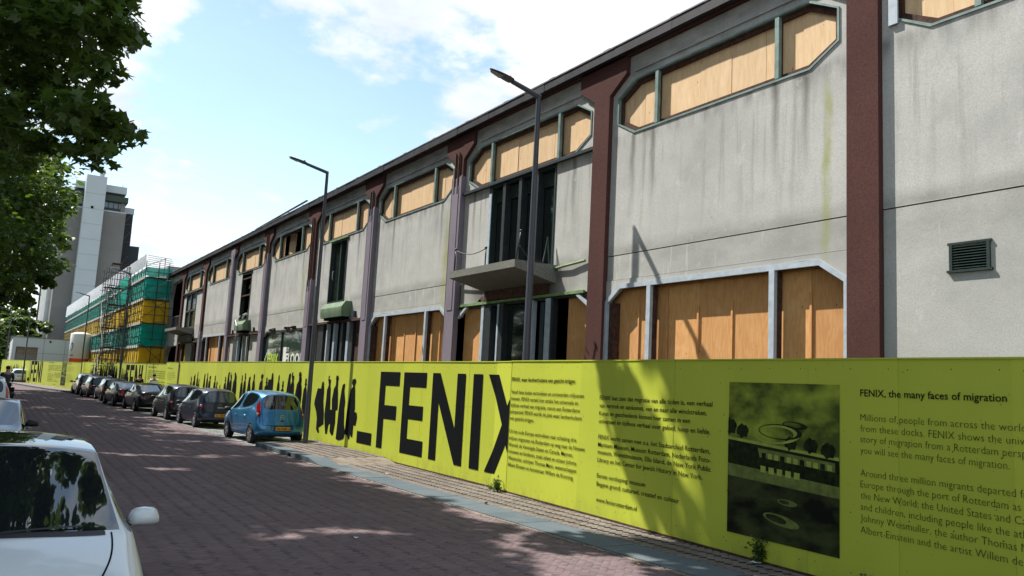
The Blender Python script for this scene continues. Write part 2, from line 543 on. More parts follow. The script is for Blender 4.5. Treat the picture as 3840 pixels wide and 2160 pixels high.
doors = {2: (14.90, 17.86, 5.0, 7.4), 4: (28.1, 29.83, 5.02, 7.4), 6: (41.45, 43.3, 4.95, 7.4), 8: (54.8, 58.0, 5.05, 7.4)}
fasc = MB()
for k in range(10):
    a, b = bayspan(k)
    if k == 9:                            # last bay, broken open
        outer = [(a - PW, 0), (b + .7, 0), (b + .7, 9.2), (a - PW, 9.2)]
        hole1 = [(a + .1, 5.2), (b - .35, 5.25), (b - .2, 7.6), (b - .9, 8.6), (a + .1, 8.75)]
        hole2 = [(a + .1, .5), (b - .5, .5), (b - .45, 3.2), (b - 1.3, 3.9), (a + .1, 3.95)]
        MB().prism([outer, hole1, hole2], XW, XW + .3).build('wall_panel', M['wall'], ware)
        continue
    y0 = a - PW if k else -2.2
    up = oct_(Y(k, 7.40), Y(k, 12.72), 7.48, 8.66, Y(k, 7.94) - Y(k, 7.40), .31)
    if k == 0: up = oct_(.55, 6.5, 7.48, 8.66, .54, .31)
    if k in doors:
        dy0, dy1, dz0, dz1 = doors[k]
        parts = [[(y0, 4.30), (b, 4.30), (b, 9.2), (y0, 9.2)], up, [(dy0, dz0), (dy1, dz0), (dy1, dz1), (dy0, dz1)]]
        MB().prism(parts, XW, XW + .17).build('wall_panel', M['wall'], ware)
    else:
        holes = [up]
        outer = [(y0, 4.985), (b, 4.985), (b, 9.2), (y0, 9.2)]
        if k == 0:
            holes.append([(5.2, 3.98 + 1.02), (5.2, 3.98 + 1.02 + .001), (5.21, 5.0)])
            holes = [up]
            MB().prism([[(y0, 4.985), (b, 4.985), (b, 9.2), (y0, 9.2)], up], XW, XW + .17).build('wall_panel', M['wall'], ware)
            MB().prism([[(y0, 0), (b, 0), (b, 4.965), (y0, 4.965)], [(5.22, 4.0), (5.74, 4.0), (5.74, 4.32), (5.22, 4.32)]], XW + .004, XW + .17).build('wall_panel', M['wall'], ware)
        else:
            MB().prism([outer, up], XW, XW + .17).build('wall_panel', M['wall'], ware)
            # band between seam and ground-floor opening, then the lintel with its chipped edge
            MB().prism([[(y0, 4.465), (b, 4.465), (b, 4.965), (y0, 4.965)]], XW + .004, XW + .17).build('wall_panel', M['wall'], ware)
            tl, tr = Y(k, 12.45), Y(k, 7.73)
            lint = [(y0, 4.455), (b, 4.455), (b, 4.02), (Y(k, 12.9), 4.05), (tl, 4.36)] + [(p[0], p[1]) for p in jag(tl, tr, 4.365, .012)[1:-1]] + [(tr, 4.36), (Y(k, 7.3), 4.05), (y0, 4.02)]
            if k == 5:
                lint = [(y0, 4.455), (b, 4.455), (b, 3.95), (37.9, 4.2)] + jag(37.6, 33.2, 4.2, .012)[1:-1] + [(33.0, 4.2), (y0, 4.2)]
            MB().prism([lint], XW - .012, XW + .17).build('lintel', M['wall'], ware)
    # thin relief frame of the upper band
    fr = MB()
    cb = [(Y(k, 7.75), 9.17), (Y(k, 7.75), 8.86)]
    fr.box(XW - .03, XW + .0, Y(k, 7.8), Y(k, 12.2), 8.80, 8.84)
    fr.build('string_course', M['wall'], ware)

# louvre vent
lv = MB()
for y_ in (5.22, 5.70): lv.box(XW - .03, XW + .02, y_, y_ + .04, 3.99, 4.33)
lv.box(XW - .03, XW + .02, 5.2, 5.76, 4.33, 4.36).box(XW - .04, XW + .02, 5.19, 5.77, 3.96, 3.99)
vf = lv.build('vent_frame', M['darkgreen'], ware)
s0 = None
for i in range(9):
    zz_ = 4.01 + i * .036
    o = MB().add([(XW - .025, 5.26, zz_), (XW - .025, 5.70, zz_), (XW + .03, 5.70, zz_ + .030), (XW + .03, 5.26, zz_ + .030),
                  (XW - .025, 5.26, zz_ + .006), (XW - .025, 5.70, zz_ + .006), (XW + .03, 5.70, zz_ + .036), (XW + .03, 5.26, zz_ + .036)],
                 [(0, 1, 2, 3), (7, 6, 5, 4), (0, 4, 5, 1), (1, 5, 6, 2), (2, 6, 7, 3), (3, 7, 4, 0)]).build('slat', M['darkgreen'], vf)
MB().box(XW + .2, XW + .23, 5.2, 5.8, 3.95, 4.4).build('vent_back', M['black'], ware)

# piers with flared capitals
lil = {3: 8.0, 4: 8.13, 5: 6.15, 6: 8.0, 7: 9.0, 8: 4.7, 9: 0}       # height of the smooth lilac cladding
for k in range(0, 10):
    c0, c1 = C[k], C[k] + PW
    fl = .52
    poly = [(c0, 0), (c1, 0), (c1, 8.45), (c1 + fl, 8.80), (c1 + fl, 9.24), (c0 - fl, 9.24), (c0 - fl, 8.80), (c0, 8.45)]
    pr = MB().prism([poly], XP, XW + .02).build('pier', M['pier'], ware)
    if lil.get(k):
        h = lil[k]
        cl = MB()
        yc = (c0 + c1) / 2
        n = 8
        top = [(c0 - .03 + (PW + .06) * i / n, h - .06 * math.sin(math.pi * i / n)) for i in range(n + 1)]
        cl.prism([[(c0 - .03, 0)] + [(c1 + .03, 0)] + top[::-1]], XP - .035, XP - .003)
        cl.box(XP - .035, XW - .005, c0 - .032, c0 - .004, 0, h - .04)
        cl.box(XP - .035, XW - .03, c1 + .004, c1 + .032, 0, h - .04)
        cl.box(XP - .05, XP - .036, c0 + .12, c1 - .12, 4.2, h - .3)
        if k == 7:
            cl.prism([[(c0 - .2, 9.0), (c1 + .2, 9.0), (c1 + .2, 8.75), (c1 + .03, 8.4), (c0 - .03, 8.4), (c0 - .2, 8.75)]], XP - .034, XP - .004)
        cl.build('pier_cladding', M['purple'], pr)
        rt = {3: 8.68, 4: 8.7, 5: 8.7, 6: 8.9}.get(k)
        if rt:
            for yy in (c0 + .17, c0 + .36):
                MB().box(XP - .06, XP - .015, yy, yy + .04, h - .5, rt).build('channel_rail', M['dark'] if k == 4 else M['brownrot'], pr)
# beam and eaves
MB().box(XP - .006, XW + .02, -2, 65.9, 9.26, 9.5).build('eaves_beam', M['pier'], ware)
soff = MB().box(XP, XW, -2, 65.9, 9.17, 9.255).build('eaves_beam', M['pier'], ware)
g = MB()
ys = np.linspace(-2, 66, 80)
for i in range(79):
    a, b = ys[i], ys[i + 1]
    d0, d1 = random.uniform(-.012, .012), random.uniform(-.012, .012)
    g.box(10.26 + d0 * .5, XP + .02, a + .003, b, 9.205 + d0, 9.40)
gut = g.build('gutter', M['fascia'], ware)
l = MB()
for i in range(79):
    l.box(10.245, 10.31, ys[i] + .002, ys[i + 1], 9.40 + random.uniform(-.006, .006), 9.432)
l.build('gutter_lip', M['gutterlip'], gut)
MB().prism([[(10.25, 9.435), (10.6, 9.50), (16, 10.9), (16, 10.7), (10.5, 9.3)]], -2, 66, tf=lambda a, b, x: (a, x, b)).build('roof', M['fascia'], ware)
yy = 8.75
while yy < 64:
    MB().add([(10.29 + a_, yy + b_, 9.435 + c__) for a_, b_, c__ in ((0, 0, 0), (0, .27, 0), (.17, .27, 0), (.17, 0, 0), (.02, .03, .06), (.02, .23, .06), (.17, .23, .06), (.17, .03, .06))],
             [(0, 1, 2, 3), (4, 7, 6, 5), (0, 4, 5, 1), (1, 5, 6, 2), (2, 6, 7, 3), (3, 7, 4, 0)]).build('roof_bracket', M['fascia'], ware)
    yy += 2.04
MB().bar((10.36, 33.0, 9.63), (10.36, 41, 9.50), .07, .05).build('loose_flashing', M['dark'], ware)

# dark interior: floors, partition and ends
it = MB()
it.box(XW + .5, 17, -2, 66, 4.55, 4.75).box(16.9, 17, -2, 66, 0, 9.3).box(XW + .3, 17, -2.1, -2, 0, 9.3).box(XW + .3, 17, 65.9, 66, 0, 9.3)
for k in range(1, 10): it.box(XW + .45, 17, C[k] + .2, C[k] + .3, 0, 9.3)
it.build('interior_walls', M['black'], ware)


def window(k, lower=False):
    """octagon window: frame > mullions, boards"""
    a, b = bayspan(k)
    if not lower:
        ol = oct_(Y(k, 7.40), Y(k, 12.72), 7.48, 8.66, .54 * (b - a) / 5.68, .31)
        if k == 0: ol = oct_(.55, 6.5, 7.48, 8.66, .54, .31)
        il = oct_(ol[7][0] + .038, ol[2][0] - .038, 7.515, 8.625, .52 * (b - a) / 5.68, .29)
        mt = M['teal']
        fr = MB().prism([ol, il], XW - .02, XW + .05).build('window_frame', mt, ware)
        ms = [Y(k, 8.59), Y(k, 11.53)] if k else [1.7, 5.3]
        for y_ in ms:
            MB().box(XW - .025, XW + .05, y_ - .042, y_ + .042, 7.53, 8.61).build('mullion', mt, fr)
        rev = MB()
        il2 = oct_(il[7][0] + .07, il[2][0] - .07, 7.60, 8.53, .5 * (b - a) / 5.68, .27)
        rev.prism([il, il2], XW + .052, XW + .10)
        for y_ in ms: rev.box(XW + .052, XW + .10, y_ - .03, y_ + .07, 7.56, 8.58)
        rev.build('window_reveal', M['brownrot'], fr)
        y_ = ol[7][0] - .02
        n = 7
        wd = (ol[2][0] - y_ + .05) / n
        for i in range(n):
            if k == 5 and 1 < i < 5: continue
            dx = random.uniform(0, .03)
            x0 = XW + .105 + dx * .5
            MB().box(x0, x0 + .018, y_ + i * wd + .004, y_ + (i + 1) * wd - .004, 7.40, 8.72).build('plywood_sheet', M['ply'], fr)
        if k == 5:
            o = MB().box(0, .018, -.36, .36, -.6, .6).build('plywood_sheet', M['ply'], fr, world=False)
            o.matrix_parent_inverse = wm(fr).inverted(); o.location = (XW + .3, Y(5, 10.75), 8.05); o.rotation_euler = (.08, 0, .1)
    else:
        tl, tr = Y(k, 12.45), Y(k, 7.73)
        el, er = Y(k, 12.89), Y(k, 7.24)
        ol = [(el, 0), (er, 0), (er, 4.03), (tr, 4.36), (tl, 4.36), (el, 4.03)]
        il = [(el - .07, .08), (er + .07, .08), (er + .07, 3.98), (tr + .02, 4.27), (tl - .02, 4.27), (el - .07, 3.98)]
        fr = MB().prism([ol, il], XW - .04, XW + .03).build('window_frame', M['bluewhite'], ware)
        for y_ in (Y(k, 8.63), Y(k, 11.57)):
            MB().box(XW - .045, XW + .03, y_ - .055, y_ + .055, .1, 4.27).build('mullion', M['bluewhite'], fr)
        rev = MB()
        for y_ in (Y(k, 8.63), Y(k, 11.57)): rev.box(XW + .035, XW + .16, y_ - .05, y_ + .03, .1, 4.27)
        rev.box(XW + .035, XW + .195, el - .22, el - .04, 0, 4.0)
        rev.box(XW + .035, XW + .2, er, el, 4.29, 4.44)
        rev.build('window_reveal', M['brownrot'], fr)
        n = 7
        wd = (el - er) / n
        for i in range(n):
            x0 = XW + .20 + random.uniform(0, .02)
            s = MB().box(x0, x0 + .018, er + i * wd + .004, er + (i + 1) * wd - .004, 0, 4.5).build('plywood_sheet', M['ply'], fr)
            if i and k < 4: MB().box(XW + .178, XW + .195, er + i * wd - .02, er + i * wd + .02, 2.3 + random.random() * .2, 3.9 - random.random() * .1).build('batten', M['ply'], fr)


for k in range(0, 9): window(k)
for k in (1, 3, 7): window(k, True)

# torn foil around the first window
MB().box(XW - .05, XW - .02, 6.42, 6.56, 7.7, 8.9).build('torn_foil', M['bluewhite'], ware)

# bay 2: ledge, glazed door, balcony
def ledge(k, z, mat, x0=XW - .10, a=None, b=None, h=.07):
    ya, yb = bayspan(k)
    return MB().box(x0, XW - .001, a or ya, b or yb, z - h, z).build('ledge', mat, ware)


ledge(2, 7.47, M['dark'])
ledge(8, 7.44, M['brownrot'])
dr = MB().prism([[(14.87, 5.0), (17.88, 5.0), (17.88, 7.4), (14.87, 7.4)], [(14.93, 5.05), (17.72, 5.05), (17.72, 7.33), (14.93, 7.33)]], XW - .02, XW + .14).build('balcony_door', M['darkgreen'], ware)
for y_ in (15.62, 16.35, 17.10):
    MB().box(XW - .05, XW + .14, y_ - .07, y_ + .06, 5.0, 7.38).build('door_post', M['dark'], dr)
for y0_, y1_ in ((14.93, 15.55), (15.68, 16.28), (16.41, 17.03), (17.16, 17.72)):
    MB().box(XW + .15, XW + .165, y0_, y1_, 5.0, 7.35).build('pane', M['glassdark'], dr)
MB().box(XW + .10, XW + .12, 14.95, 17.7, 6.95, 7.3).build('door_transom', M['darkgreen'], dr)
MB().box(XW - .04, XW + .02, 17.74, 17.86, 5.2, 7.2).build('door_jamb', M['bluewhite'], dr)


def balcony(y0, y1, x0, z, posts, chain=True):
    prof = [(x0, z - .17), (x0, z), (XW, z), (XW, z - .42)]
    bl = MB().prism([prof], y0, y1, tf=lambda a, b, x: (a, x, b)).build('balcony', M['slab'], ware)
    for (yy, top, lx, ly) in posts:
        p = MB().tube([(x0 + .08, yy, z), (x0 + .08 + lx, yy + ly, top)], .016, 8)
        p.lathe([(0, top - .035), (.03, top - .02), (.035, top), (.03, top + .02), (0, top + .035)], 10, 'z', (x0 + .08 + lx, yy + ly, 0))
        p.build('railing_post', M['darkgreen'], bl, smooth=True)
    if chain:
        (a_, t1, _, l1), (b_, t2, _, l2) = posts[0], posts[1]
        pts = [(x0 + .08, a_ + (b_ - a_) * t, t1 + (t2 - t1) * t - .12 * math.sin(math.pi * t) - .02) for t in [i / 12 for i in range(13)]]
        MB().tube(pts, .011, 6).build('chain', M['dark'], bl)
    return bl


bal = balcony(14.72, 17.75, 9.36, 4.985, [(17.63, 5.55, 0, 0), (16.14, 5.42, 0, 0), (14.8, 5.62, 0, -.16)])
MB().tube([(XW - .12, 14.85, 4.98), (XW - .12, 14.95, 5.66)], .016, 8).tube([(XW - .3, 14.85, 4.98), (XW - .12, 14.95, 5.66)], .012, 6).build('railing_post', M['darkgreen'], bal)
MB().tube([(9.5, 14.76, 5.5 - .2), (9.8, 14.78, 5.03), (10.2, 14.85, 5.05), (10.38, 14.95, 5.6)], .01, 6).build('chain', M['dark'], bal)
MB().box(10.38, XW - .005, 14.95, 17.72, 4.345, 4.58).build('balcony_corbel', M['brownrot'], bal)
MB().box(XW - .06, XW - .002, 13.62, 19.2, 4.27, 4.335).build('green_lintel', M['green'], ware)
MB().tube([(XW - .05, 13.6, 4.97), (XW - .07, 14.2, 4.93), (XW - .05, 14.8, 4.9)], .03, 8).build('drain_pipe', M['green'], ware)
MB().tube([(XW - .06, 19.1, 4.3), (XW - .06, 19.1, 4.86), (XW - .1, 18.6, 4.9), (XW - .1, 18.1, 4.86)], .022, 8).build('loose_cable', M['brownrot'], ware)
MB().add([(XW - .03, 18.0, 4.34), (XW - .03, 17.9, 4.5), (XW - .05, 17.85, 4.34), (XW - .03, 18.2, 4.36), (XW - .08, 18.0, 4.42)], [(0, 1, 4), (1, 2, 4), (0, 3, 1), (3, 4, 1)]).build('torn_bracket', M['brownrot'], ware)

# ground-floor fronts in the door bays
def lowfront(k, segs, top=4.24, x=XW + .02):
    fr = MB()
    a, b = bayspan(k)
    fr.box(XW + .02, XW + .12, a, b, top - .02, 4.3)
    f = fr.build('shopfront_frame', M['dark'], ware)
    for y0, y1, kind in segs:
        y0, y1 = min(y0, y1), max(y0, y1)
        if kind == 'ply':
            n = max(1, round((y1 - y0) / .8))
            for i in range(n):
                MB().box(XW + .19, XW + .21, y0 + (y1 - y0) * i / n + .004, y0 + (y1 - y0) * (i + 1) / n, 0, 4.5).build('plywood_sheet', M['ply'], f)
        elif kind == 'glass':
            MB().box(XW + .14, XW + .15, y0, y1, .3, top).build('pane', M['glassdark'], f)
        elif kind == 'post':
            MB().box(XW - .02, XW + .14, y0, y1, 0, top).build('post', M['dark'], f)
        elif kind == 'wpost':
            MB().box(XW - .03, XW + .10, y0, y1, 0, top).build('post', M['bluewhite'], f)
        elif kind == 'wall':
            MB().box(XW + .02, XW + .16, y0, y1, 0, top).build('post', M['wall'], f)
        elif kind == 'yellow':
            MB().box(XW + .2, XW + .22, y0, y1, 0, top).build('yellow_sheet', M['netyellow'], f)
        elif kind == 'brown':
            MB().box(XW + .05, XW + .3, y0, y1, 0, top).build('post', M['brownrot'], f)
    return f


def mk_net(name, a, b, al):
    m = Mt(name)
    g = m.noise(2.2, stretch=(1, 1, .6), detail=4)
    c = m.mix(m.rng(g, .35, .7), a, b)
    m.bump(g, .5, .12)
    m.fin(c, .75, .2)
    tr = m.n('ShaderNodeBsdfTranslucent'); m.L(c, tr.inputs[0])
    mx = m.n('ShaderNodeMixShader'); mx.inputs[0].default_value = .35
    tp = m.n('ShaderNodeBsdfTransparent')
    mx2 = m.n('ShaderNodeMixShader'); mx2.inputs[0].default_value = al
    o = m.t.nodes['Material Output']
    m.L(m.b.outputs[0], mx.inputs[1]); m.L(tr.outputs[0], mx.inputs[2])
    m.L(mx.outputs[0], mx2.inputs[1]); m.L(tp.outputs[0], mx2.inputs[2]); m.L(mx2.outputs[0], o.inputs[0])
    return m.m


M['netgreen'] = mk_net('green_netting', (.005, .50, .38, 1), (.003, .38, .29, 1), .06)
M['netyellow'] = mk_net('yellow_netting', (.90, .62, .03, 1), (.78, .50, .02, 1), .04)
M['sheetwhite'] = mk_net('white_sheeting', (.92, .93, .94, 1), (.86, .88, .9, 1), .02)
M['scaff'] = simple('galvanised_scaffold_tube', (.07, .07, .075), .5, .5, metal=.4, var=.3)
M['board'] = simple('pale_scaffold_board', (.52, .50, .46), .8, .2, var=.15, scale=3)

lowfront(2, [(19.2, 18.0, 'ply'), (17.97, 17.84, 'wpost'), (17.8, 17.5, 'post'), (17.5, 17.2, 'glass'), (17.17, 17.1, 'wpost'), (17.1, 16.9, 'post'), (16.9, 15.68, 'glass'),
             (15.66, 15.58, 'wpost'), (15.5, 15.1, 'glass'), (15.05, 14.85, 'wpost'), (14.85, 14.78, 'post'), (14.45, 13.4, 'ply')])
for cy_, s_ in ((19.0, 1), (13.62, -1)):
    MB().bar((XW - .01, cy_ + .2 * s_, 3.98), (XW - .01, cy_ - .25 * s_, 4.26), .07, .07).build('corner_brace', M['bluewhite'], ware)
ledge(4, 4.30, M['brownrot'], XW - .12, h=.08)
ledge(6, 4.22, M['brownrot'], XW - .12, h=.09)
lowfront(4, [(31.5, 31.2, 'wall'), (31.2, 30.7, 'ply'), (30.6, 30.0, 'post'), (29.95, 29.7, 'brown'), (29.6, 29.5, 'wpost'), (29.5, 28.9, 'glass'), (28.86, 28.7, 'wpost'), (28.7, 28.2, 'glass'), (28.1, 27.9, 'post'),
             (27.5, 27.3, 'wpost'), (27.2, 26.9, 'post'), (26.8, 26.0, 'brown')])
lowfront(6, [(45.0, 44.1, 'wall'), (44.0, 43.2, 'post'), (43.1, 43.0, 'wpost'), (43.0, 42.1, 'glass'), (42.05, 41.95, 'wpost'), (41.95, 41.3, 'glass'), (41.2, 40.9, 'post'), (40.8, 38.9, 'wall')], 4.14)
lowfront(8, [(59.1, 58.4, 'brown'), (58.3, 57.1, 'yellow'), (57.0, 55.2, 'wall'), (55.0, 54.2, 'brown')], 4.0)

# narrow doors and the green boxes below them
for k, (dy0, dy1, dz0, dz1) in doors.items():
    if k in (2, 8): continue
    f = MB().prism([[(dy0 - .02, dz0), (dy1 + .02, dz0), (dy1 + .02, dz1 + .03), (dy0 - .02, dz1 + .03)], [(dy0 + .05, dz0 + .05), (dy1 - .05, dz0 + .05), (dy1 - .05, dz1 - .05), (dy0 + .05, dz1 - .05)]], XW - .02, XW + .2).build('door_frame', M['darkgreen'], ware)
    MB().box(XW - .06, XW + .05, dy0 - .1, dy1 + .1, dz1 + .02, dz1 + .08).build('ledge', M['green'] if k == 4 else M['black'], ware)
    if k == 4:
        MB().box(XW + .05, XW + .18, 28.9, 29.0, 5.05, 7.35).build('mullion', M['darkgreen'], f)
        MB().box(XW + .15, XW + .165, dy0, 28.9, 5.0, 7.38).build('pane', M['glassdark'], f)
        MB().box(XW + .12, XW + .135, 29.0, dy1, 5.0, 7.38).build('pane', M['glassdark'], f)
        MB().tube([(XW - .02, 29.35, 5.9), (XW - .06, 29.35, 5.95), (XW - .06, 29.35, 6.2), (XW - .02, 29.35, 6.25)], .015, 6).build('door_handle', M['bluewhite'], f)
    else:
        for zz_ in (6.2, 7.1): MB().box(XW, XW + .1, dy0, dy1, zz_, zz_ + .07).build('crossbar', M['brownrot'], f)
        for i, zz_ in enumerate((5.1, 5.35, 5.6)):
            MB().box(XW + .3, XW + .32, dy0 + .1, dy1 - .3 - .1 * i, zz_, zz_ + .22).build('plywood_sheet', M['ply'], f)
        MB().bar((XW + .2, dy0 + .1, 6.9), (XW + .3, dy1 - .3, 6.75), .02, .2).build('plywood_sheet', M['ply'], f)
for (y0, y1, z0, z1) in ((27.25, 29.45, 4.40, 4.95), (40.9, 42.6, 4.35, 4.85)):
    n = 8
    prof = [(XW, z0), (XW - .36, z0)] + [(XW - .36 - .03 * math.sin(math.pi * i / n) + .12 * max(0, i - 5) / 3, z0 + (z1 - z0) * i / n) for i in range(1, n + 1)] + [(XW, z1 + .02)]
    bx = MB().prism([prof], y0, y1, tf=lambda a, b, x: (a, x, b)).build('awning_box', M['boxgreen'], ware)
    MB().box(XW - .3, XW - .01, y0 + .2, y1 - .2, z0 - .09, z0 - .005).build('box_bracket', M['black'], bx)
for y_, z_ in ((26.75, 4.36), (44.2, 4.26), (40.0, 4.26), (30.9, 4.36)):
    MB().box(XW - .08, XW - .004, y_, y_ + .1, z_, z_ + .22).build('wall_bracket', M['dark'], ware)
MB().tube([(XW - .03, 43.0, 5.2), (XW - .3, 42.9, 4.7), (XW - .42, 42.3, 4.9), (XW - .43, 41.9, 4.6), (XW - .4, 42.0, 4.1), (XW - .35, 42.2, 3.9)], .03, 7).build('hanging_hose', M['white'], ware)
MB().tube([(XW - .1, 42.2, 5.05), (XW - .2, 41.6, 5.12), (XW - .15, 41.2, 5.2)], .06, 7).build('tangled_rag', M['bluewhite'], ware)

# bay 5 shop window
f5 = MB().prism([[(38.3, 0), (32.15, 0), (32.15, 4.19), (37.75, 4.19), (38.3, 3.9)], [(38.22, .1), (32.25, .1), (32.25, 4.12), (37.7, 4.12), (38.22, 3.86)]], XW - .01, XW + .08).build('shop_window', M['dark'], ware)
MB().box(XW, XW + .07, 35.42, 35.5, .1, 4.15).build('mullion', M['dark'], f5)
MB().box(XW + .05, XW + .06, 35.5, 38.25, .1, 4.15).build('pane', M['glassgreen'], f5)
MB().box(XW + .05, XW + .06, 32.2, 35.42, .1, 4.15).build('pane', M['glassgreen'], f5)
for (ya, yb) in ((37.2, 36.0), (35.2, 34.4), (33.9, 33.5)):
    rb = MB()
    for i in range(7):
        t = random.random(); yy_ = ya + (yb - ya) * t
        rb.box(XW - .1, XW - .01, yy_ - .12, yy_ + .1, 4.2 + random.random() * .03, 4.26 + random.random() * .05)
    rb.build('spalled_concrete', M['brownrot'], ware)

M['chrome0'] = simple('dull_steel', (.16, .16, .17), .5, .5)
# bay 8 glazed door of four panes and balcony
d8 = MB().prism([[(54.78, 5.0), (58.05, 5.0), (58.05, 7.36), (54.78, 7.36)], [(54.95, 5.1), (57.9, 5.1), (57.9, 7.28), (54.95, 7.28)]], XW - .03, XW + .12).build('balcony_door', M['dark'], ware)
MB().box(XW - .03, XW + .1, 56.38, 56.6, 5.05, 7.3).build('mullion', M['dark'], d8)
MB().box(XW - .03, XW + .1, 54.9, 57.95, 6.12, 6.24).build('crossbar', M['dark'], d8)
M['panesky'] = mk_glass('pale_reflecting_glass', (.25, .30, .33, 1), .05)
for y0, y1 in ((54.95, 56.36), (56.62, 57.9)):
    MB().box(XW + .06, XW + .07, y0, y1, 6.24, 7.28).build('pane', M['panesky'], d8)
    MB().box(XW + .06, XW + .07, y0, y1, 5.1, 6.12).build('pane', M['glassgreen'], d8)
b8 = balcony(54.7, 58.75, 9.4, 4.95, [], False)
for y_ in np.arange(59.9, 64.6, .42):
    MB().tube([(10.46, y_, 5.2), (10.46, y_ + random.uniform(-.12, .12), 6.0)], .02, 6).build('railing_post', M['chrome0'], ware)
MB().tube([(10.46, 59.8, 6.0), (10.46, 64.6, 6.05)], .028, 6).build('handrail', M['chrome0'], ware)
MB().box(XW - .3, XW - .01, 55, 58.4, 4.1, 4.5).build('balcony_corbel', M['slab'], b8)
MB().box(XW - .1, XW - .001, 53.0, 59.1, 4.02, 4.1).build('ledge', M['brownrot'], ware)
# broken end of the wall
br = MB()
for i in range(46):
    z_ = .2 + i * .19
    br.box(XW - .02, XW + .4, 65.88, 65.92 + random.uniform(.02, .22), z_, z_ + .16)
br.build('broken_masonry', M['wall'], ware, kind='stuff')
MB().box(XW + .02, XW + .3, 59.65, 65.0, 4.35, 5.0).build('wall_panel', M['slab'], ware)
# ================================================================== hoarding
def text_mesh(s, width=None, height=.1, bold=0.0, align='LEFT'):
    cu = bpy.data.curves.new('t', 'FONT'); cu.body = s; cu.size = 1.0; cu.offset = bold
    cu.resolution_u = 2
    o = bpy.data.objects.new('t', cu); COL.objects.link(o)
    dg = bpy.context.evaluated_depsgraph_get(); dg.update()
    me = bpy.data.meshes.new_from_object(o.evaluated_get(dg))
    bpy.data.objects.remove(o); bpy.data.curves.remove(cu)
    n = len(me.vertices); co = np.empty(n * 3); me.vertices.foreach_get('co', co); co = co.reshape(-1, 3)
    fs = [tuple(p.vertices) for p in me.polygons]
    bpy.data.meshes.remove(me)
    x0 = co[:, 0].min(); w_ = co[:, 0].max() - x0
    sy = height / .72
    sx = (width / w_) if width else sy
    return [((p[0] - x0) * sx, p[1] * sy) for p in co], fs


def text_into(mb, s, u, z, width=None, height=.1, y=-.006, bold=0.0):
    v, f = text_mesh(s, width, height, bold)
    mb.add([(u + a, y, z + b) for a, b in v], f)


LET = {'F': [(0, 2.43), (1.31, 2.43), (1.31, 2.05), (.39, 2.05), (.39, 1.51), (1.2, 1.51), (1.2, 1.135), (.39, 1.135), (.39, .32), (0, .32)],
       'E': [(0, 2.43), (1.35, 2.43), (1.35, 2.05), (.4, 2.05), (.4, 1.575), (1.24, 1.575), (1.24, 1.215), (.4, 1.215), (.4, .71), (1.33, .71), (1.33, .32), (0, .32)],
       'N': [(0, 2.43), (.40, 2.43), (1.26, 1.14), (1.27, 2.43), (1.67, 2.43), (1.67, .32), (1.32, .32), (.38, 1.72), (.38, .32), (0, .32)],
       'I': [(0, 2.43), (.42, 2.43), (.42, .32), (0, .32)]}
XL = [(0, 2.43), (.62, 2.43), (1.0, 1.72), (1.38, 2.43), (2.0, 2.43), (1.30, 1.375), (2.0, .32), (1.38, .32), (1.0, 1.03), (.62, .32), (0, .32), (.70, 1.375)]


def flat(poly, y=-.006, u=0):
    mb = MB()
    t = tessellate_polygon([[Vector((a, b, 0)) for a, b in poly]])
    return mb.add([(a + u, y, b) for a, b in poly], [tuple(x) for x in t])


def decal(name, mb, mat, parent, **p):
    me = mb.mesh(name, fix=False)
    for q in me.polygons:                 # face the street (local -y)
        if q.normal.y > 0: q.flip()
    return link(name, me, mat, parent, world=False, **p)


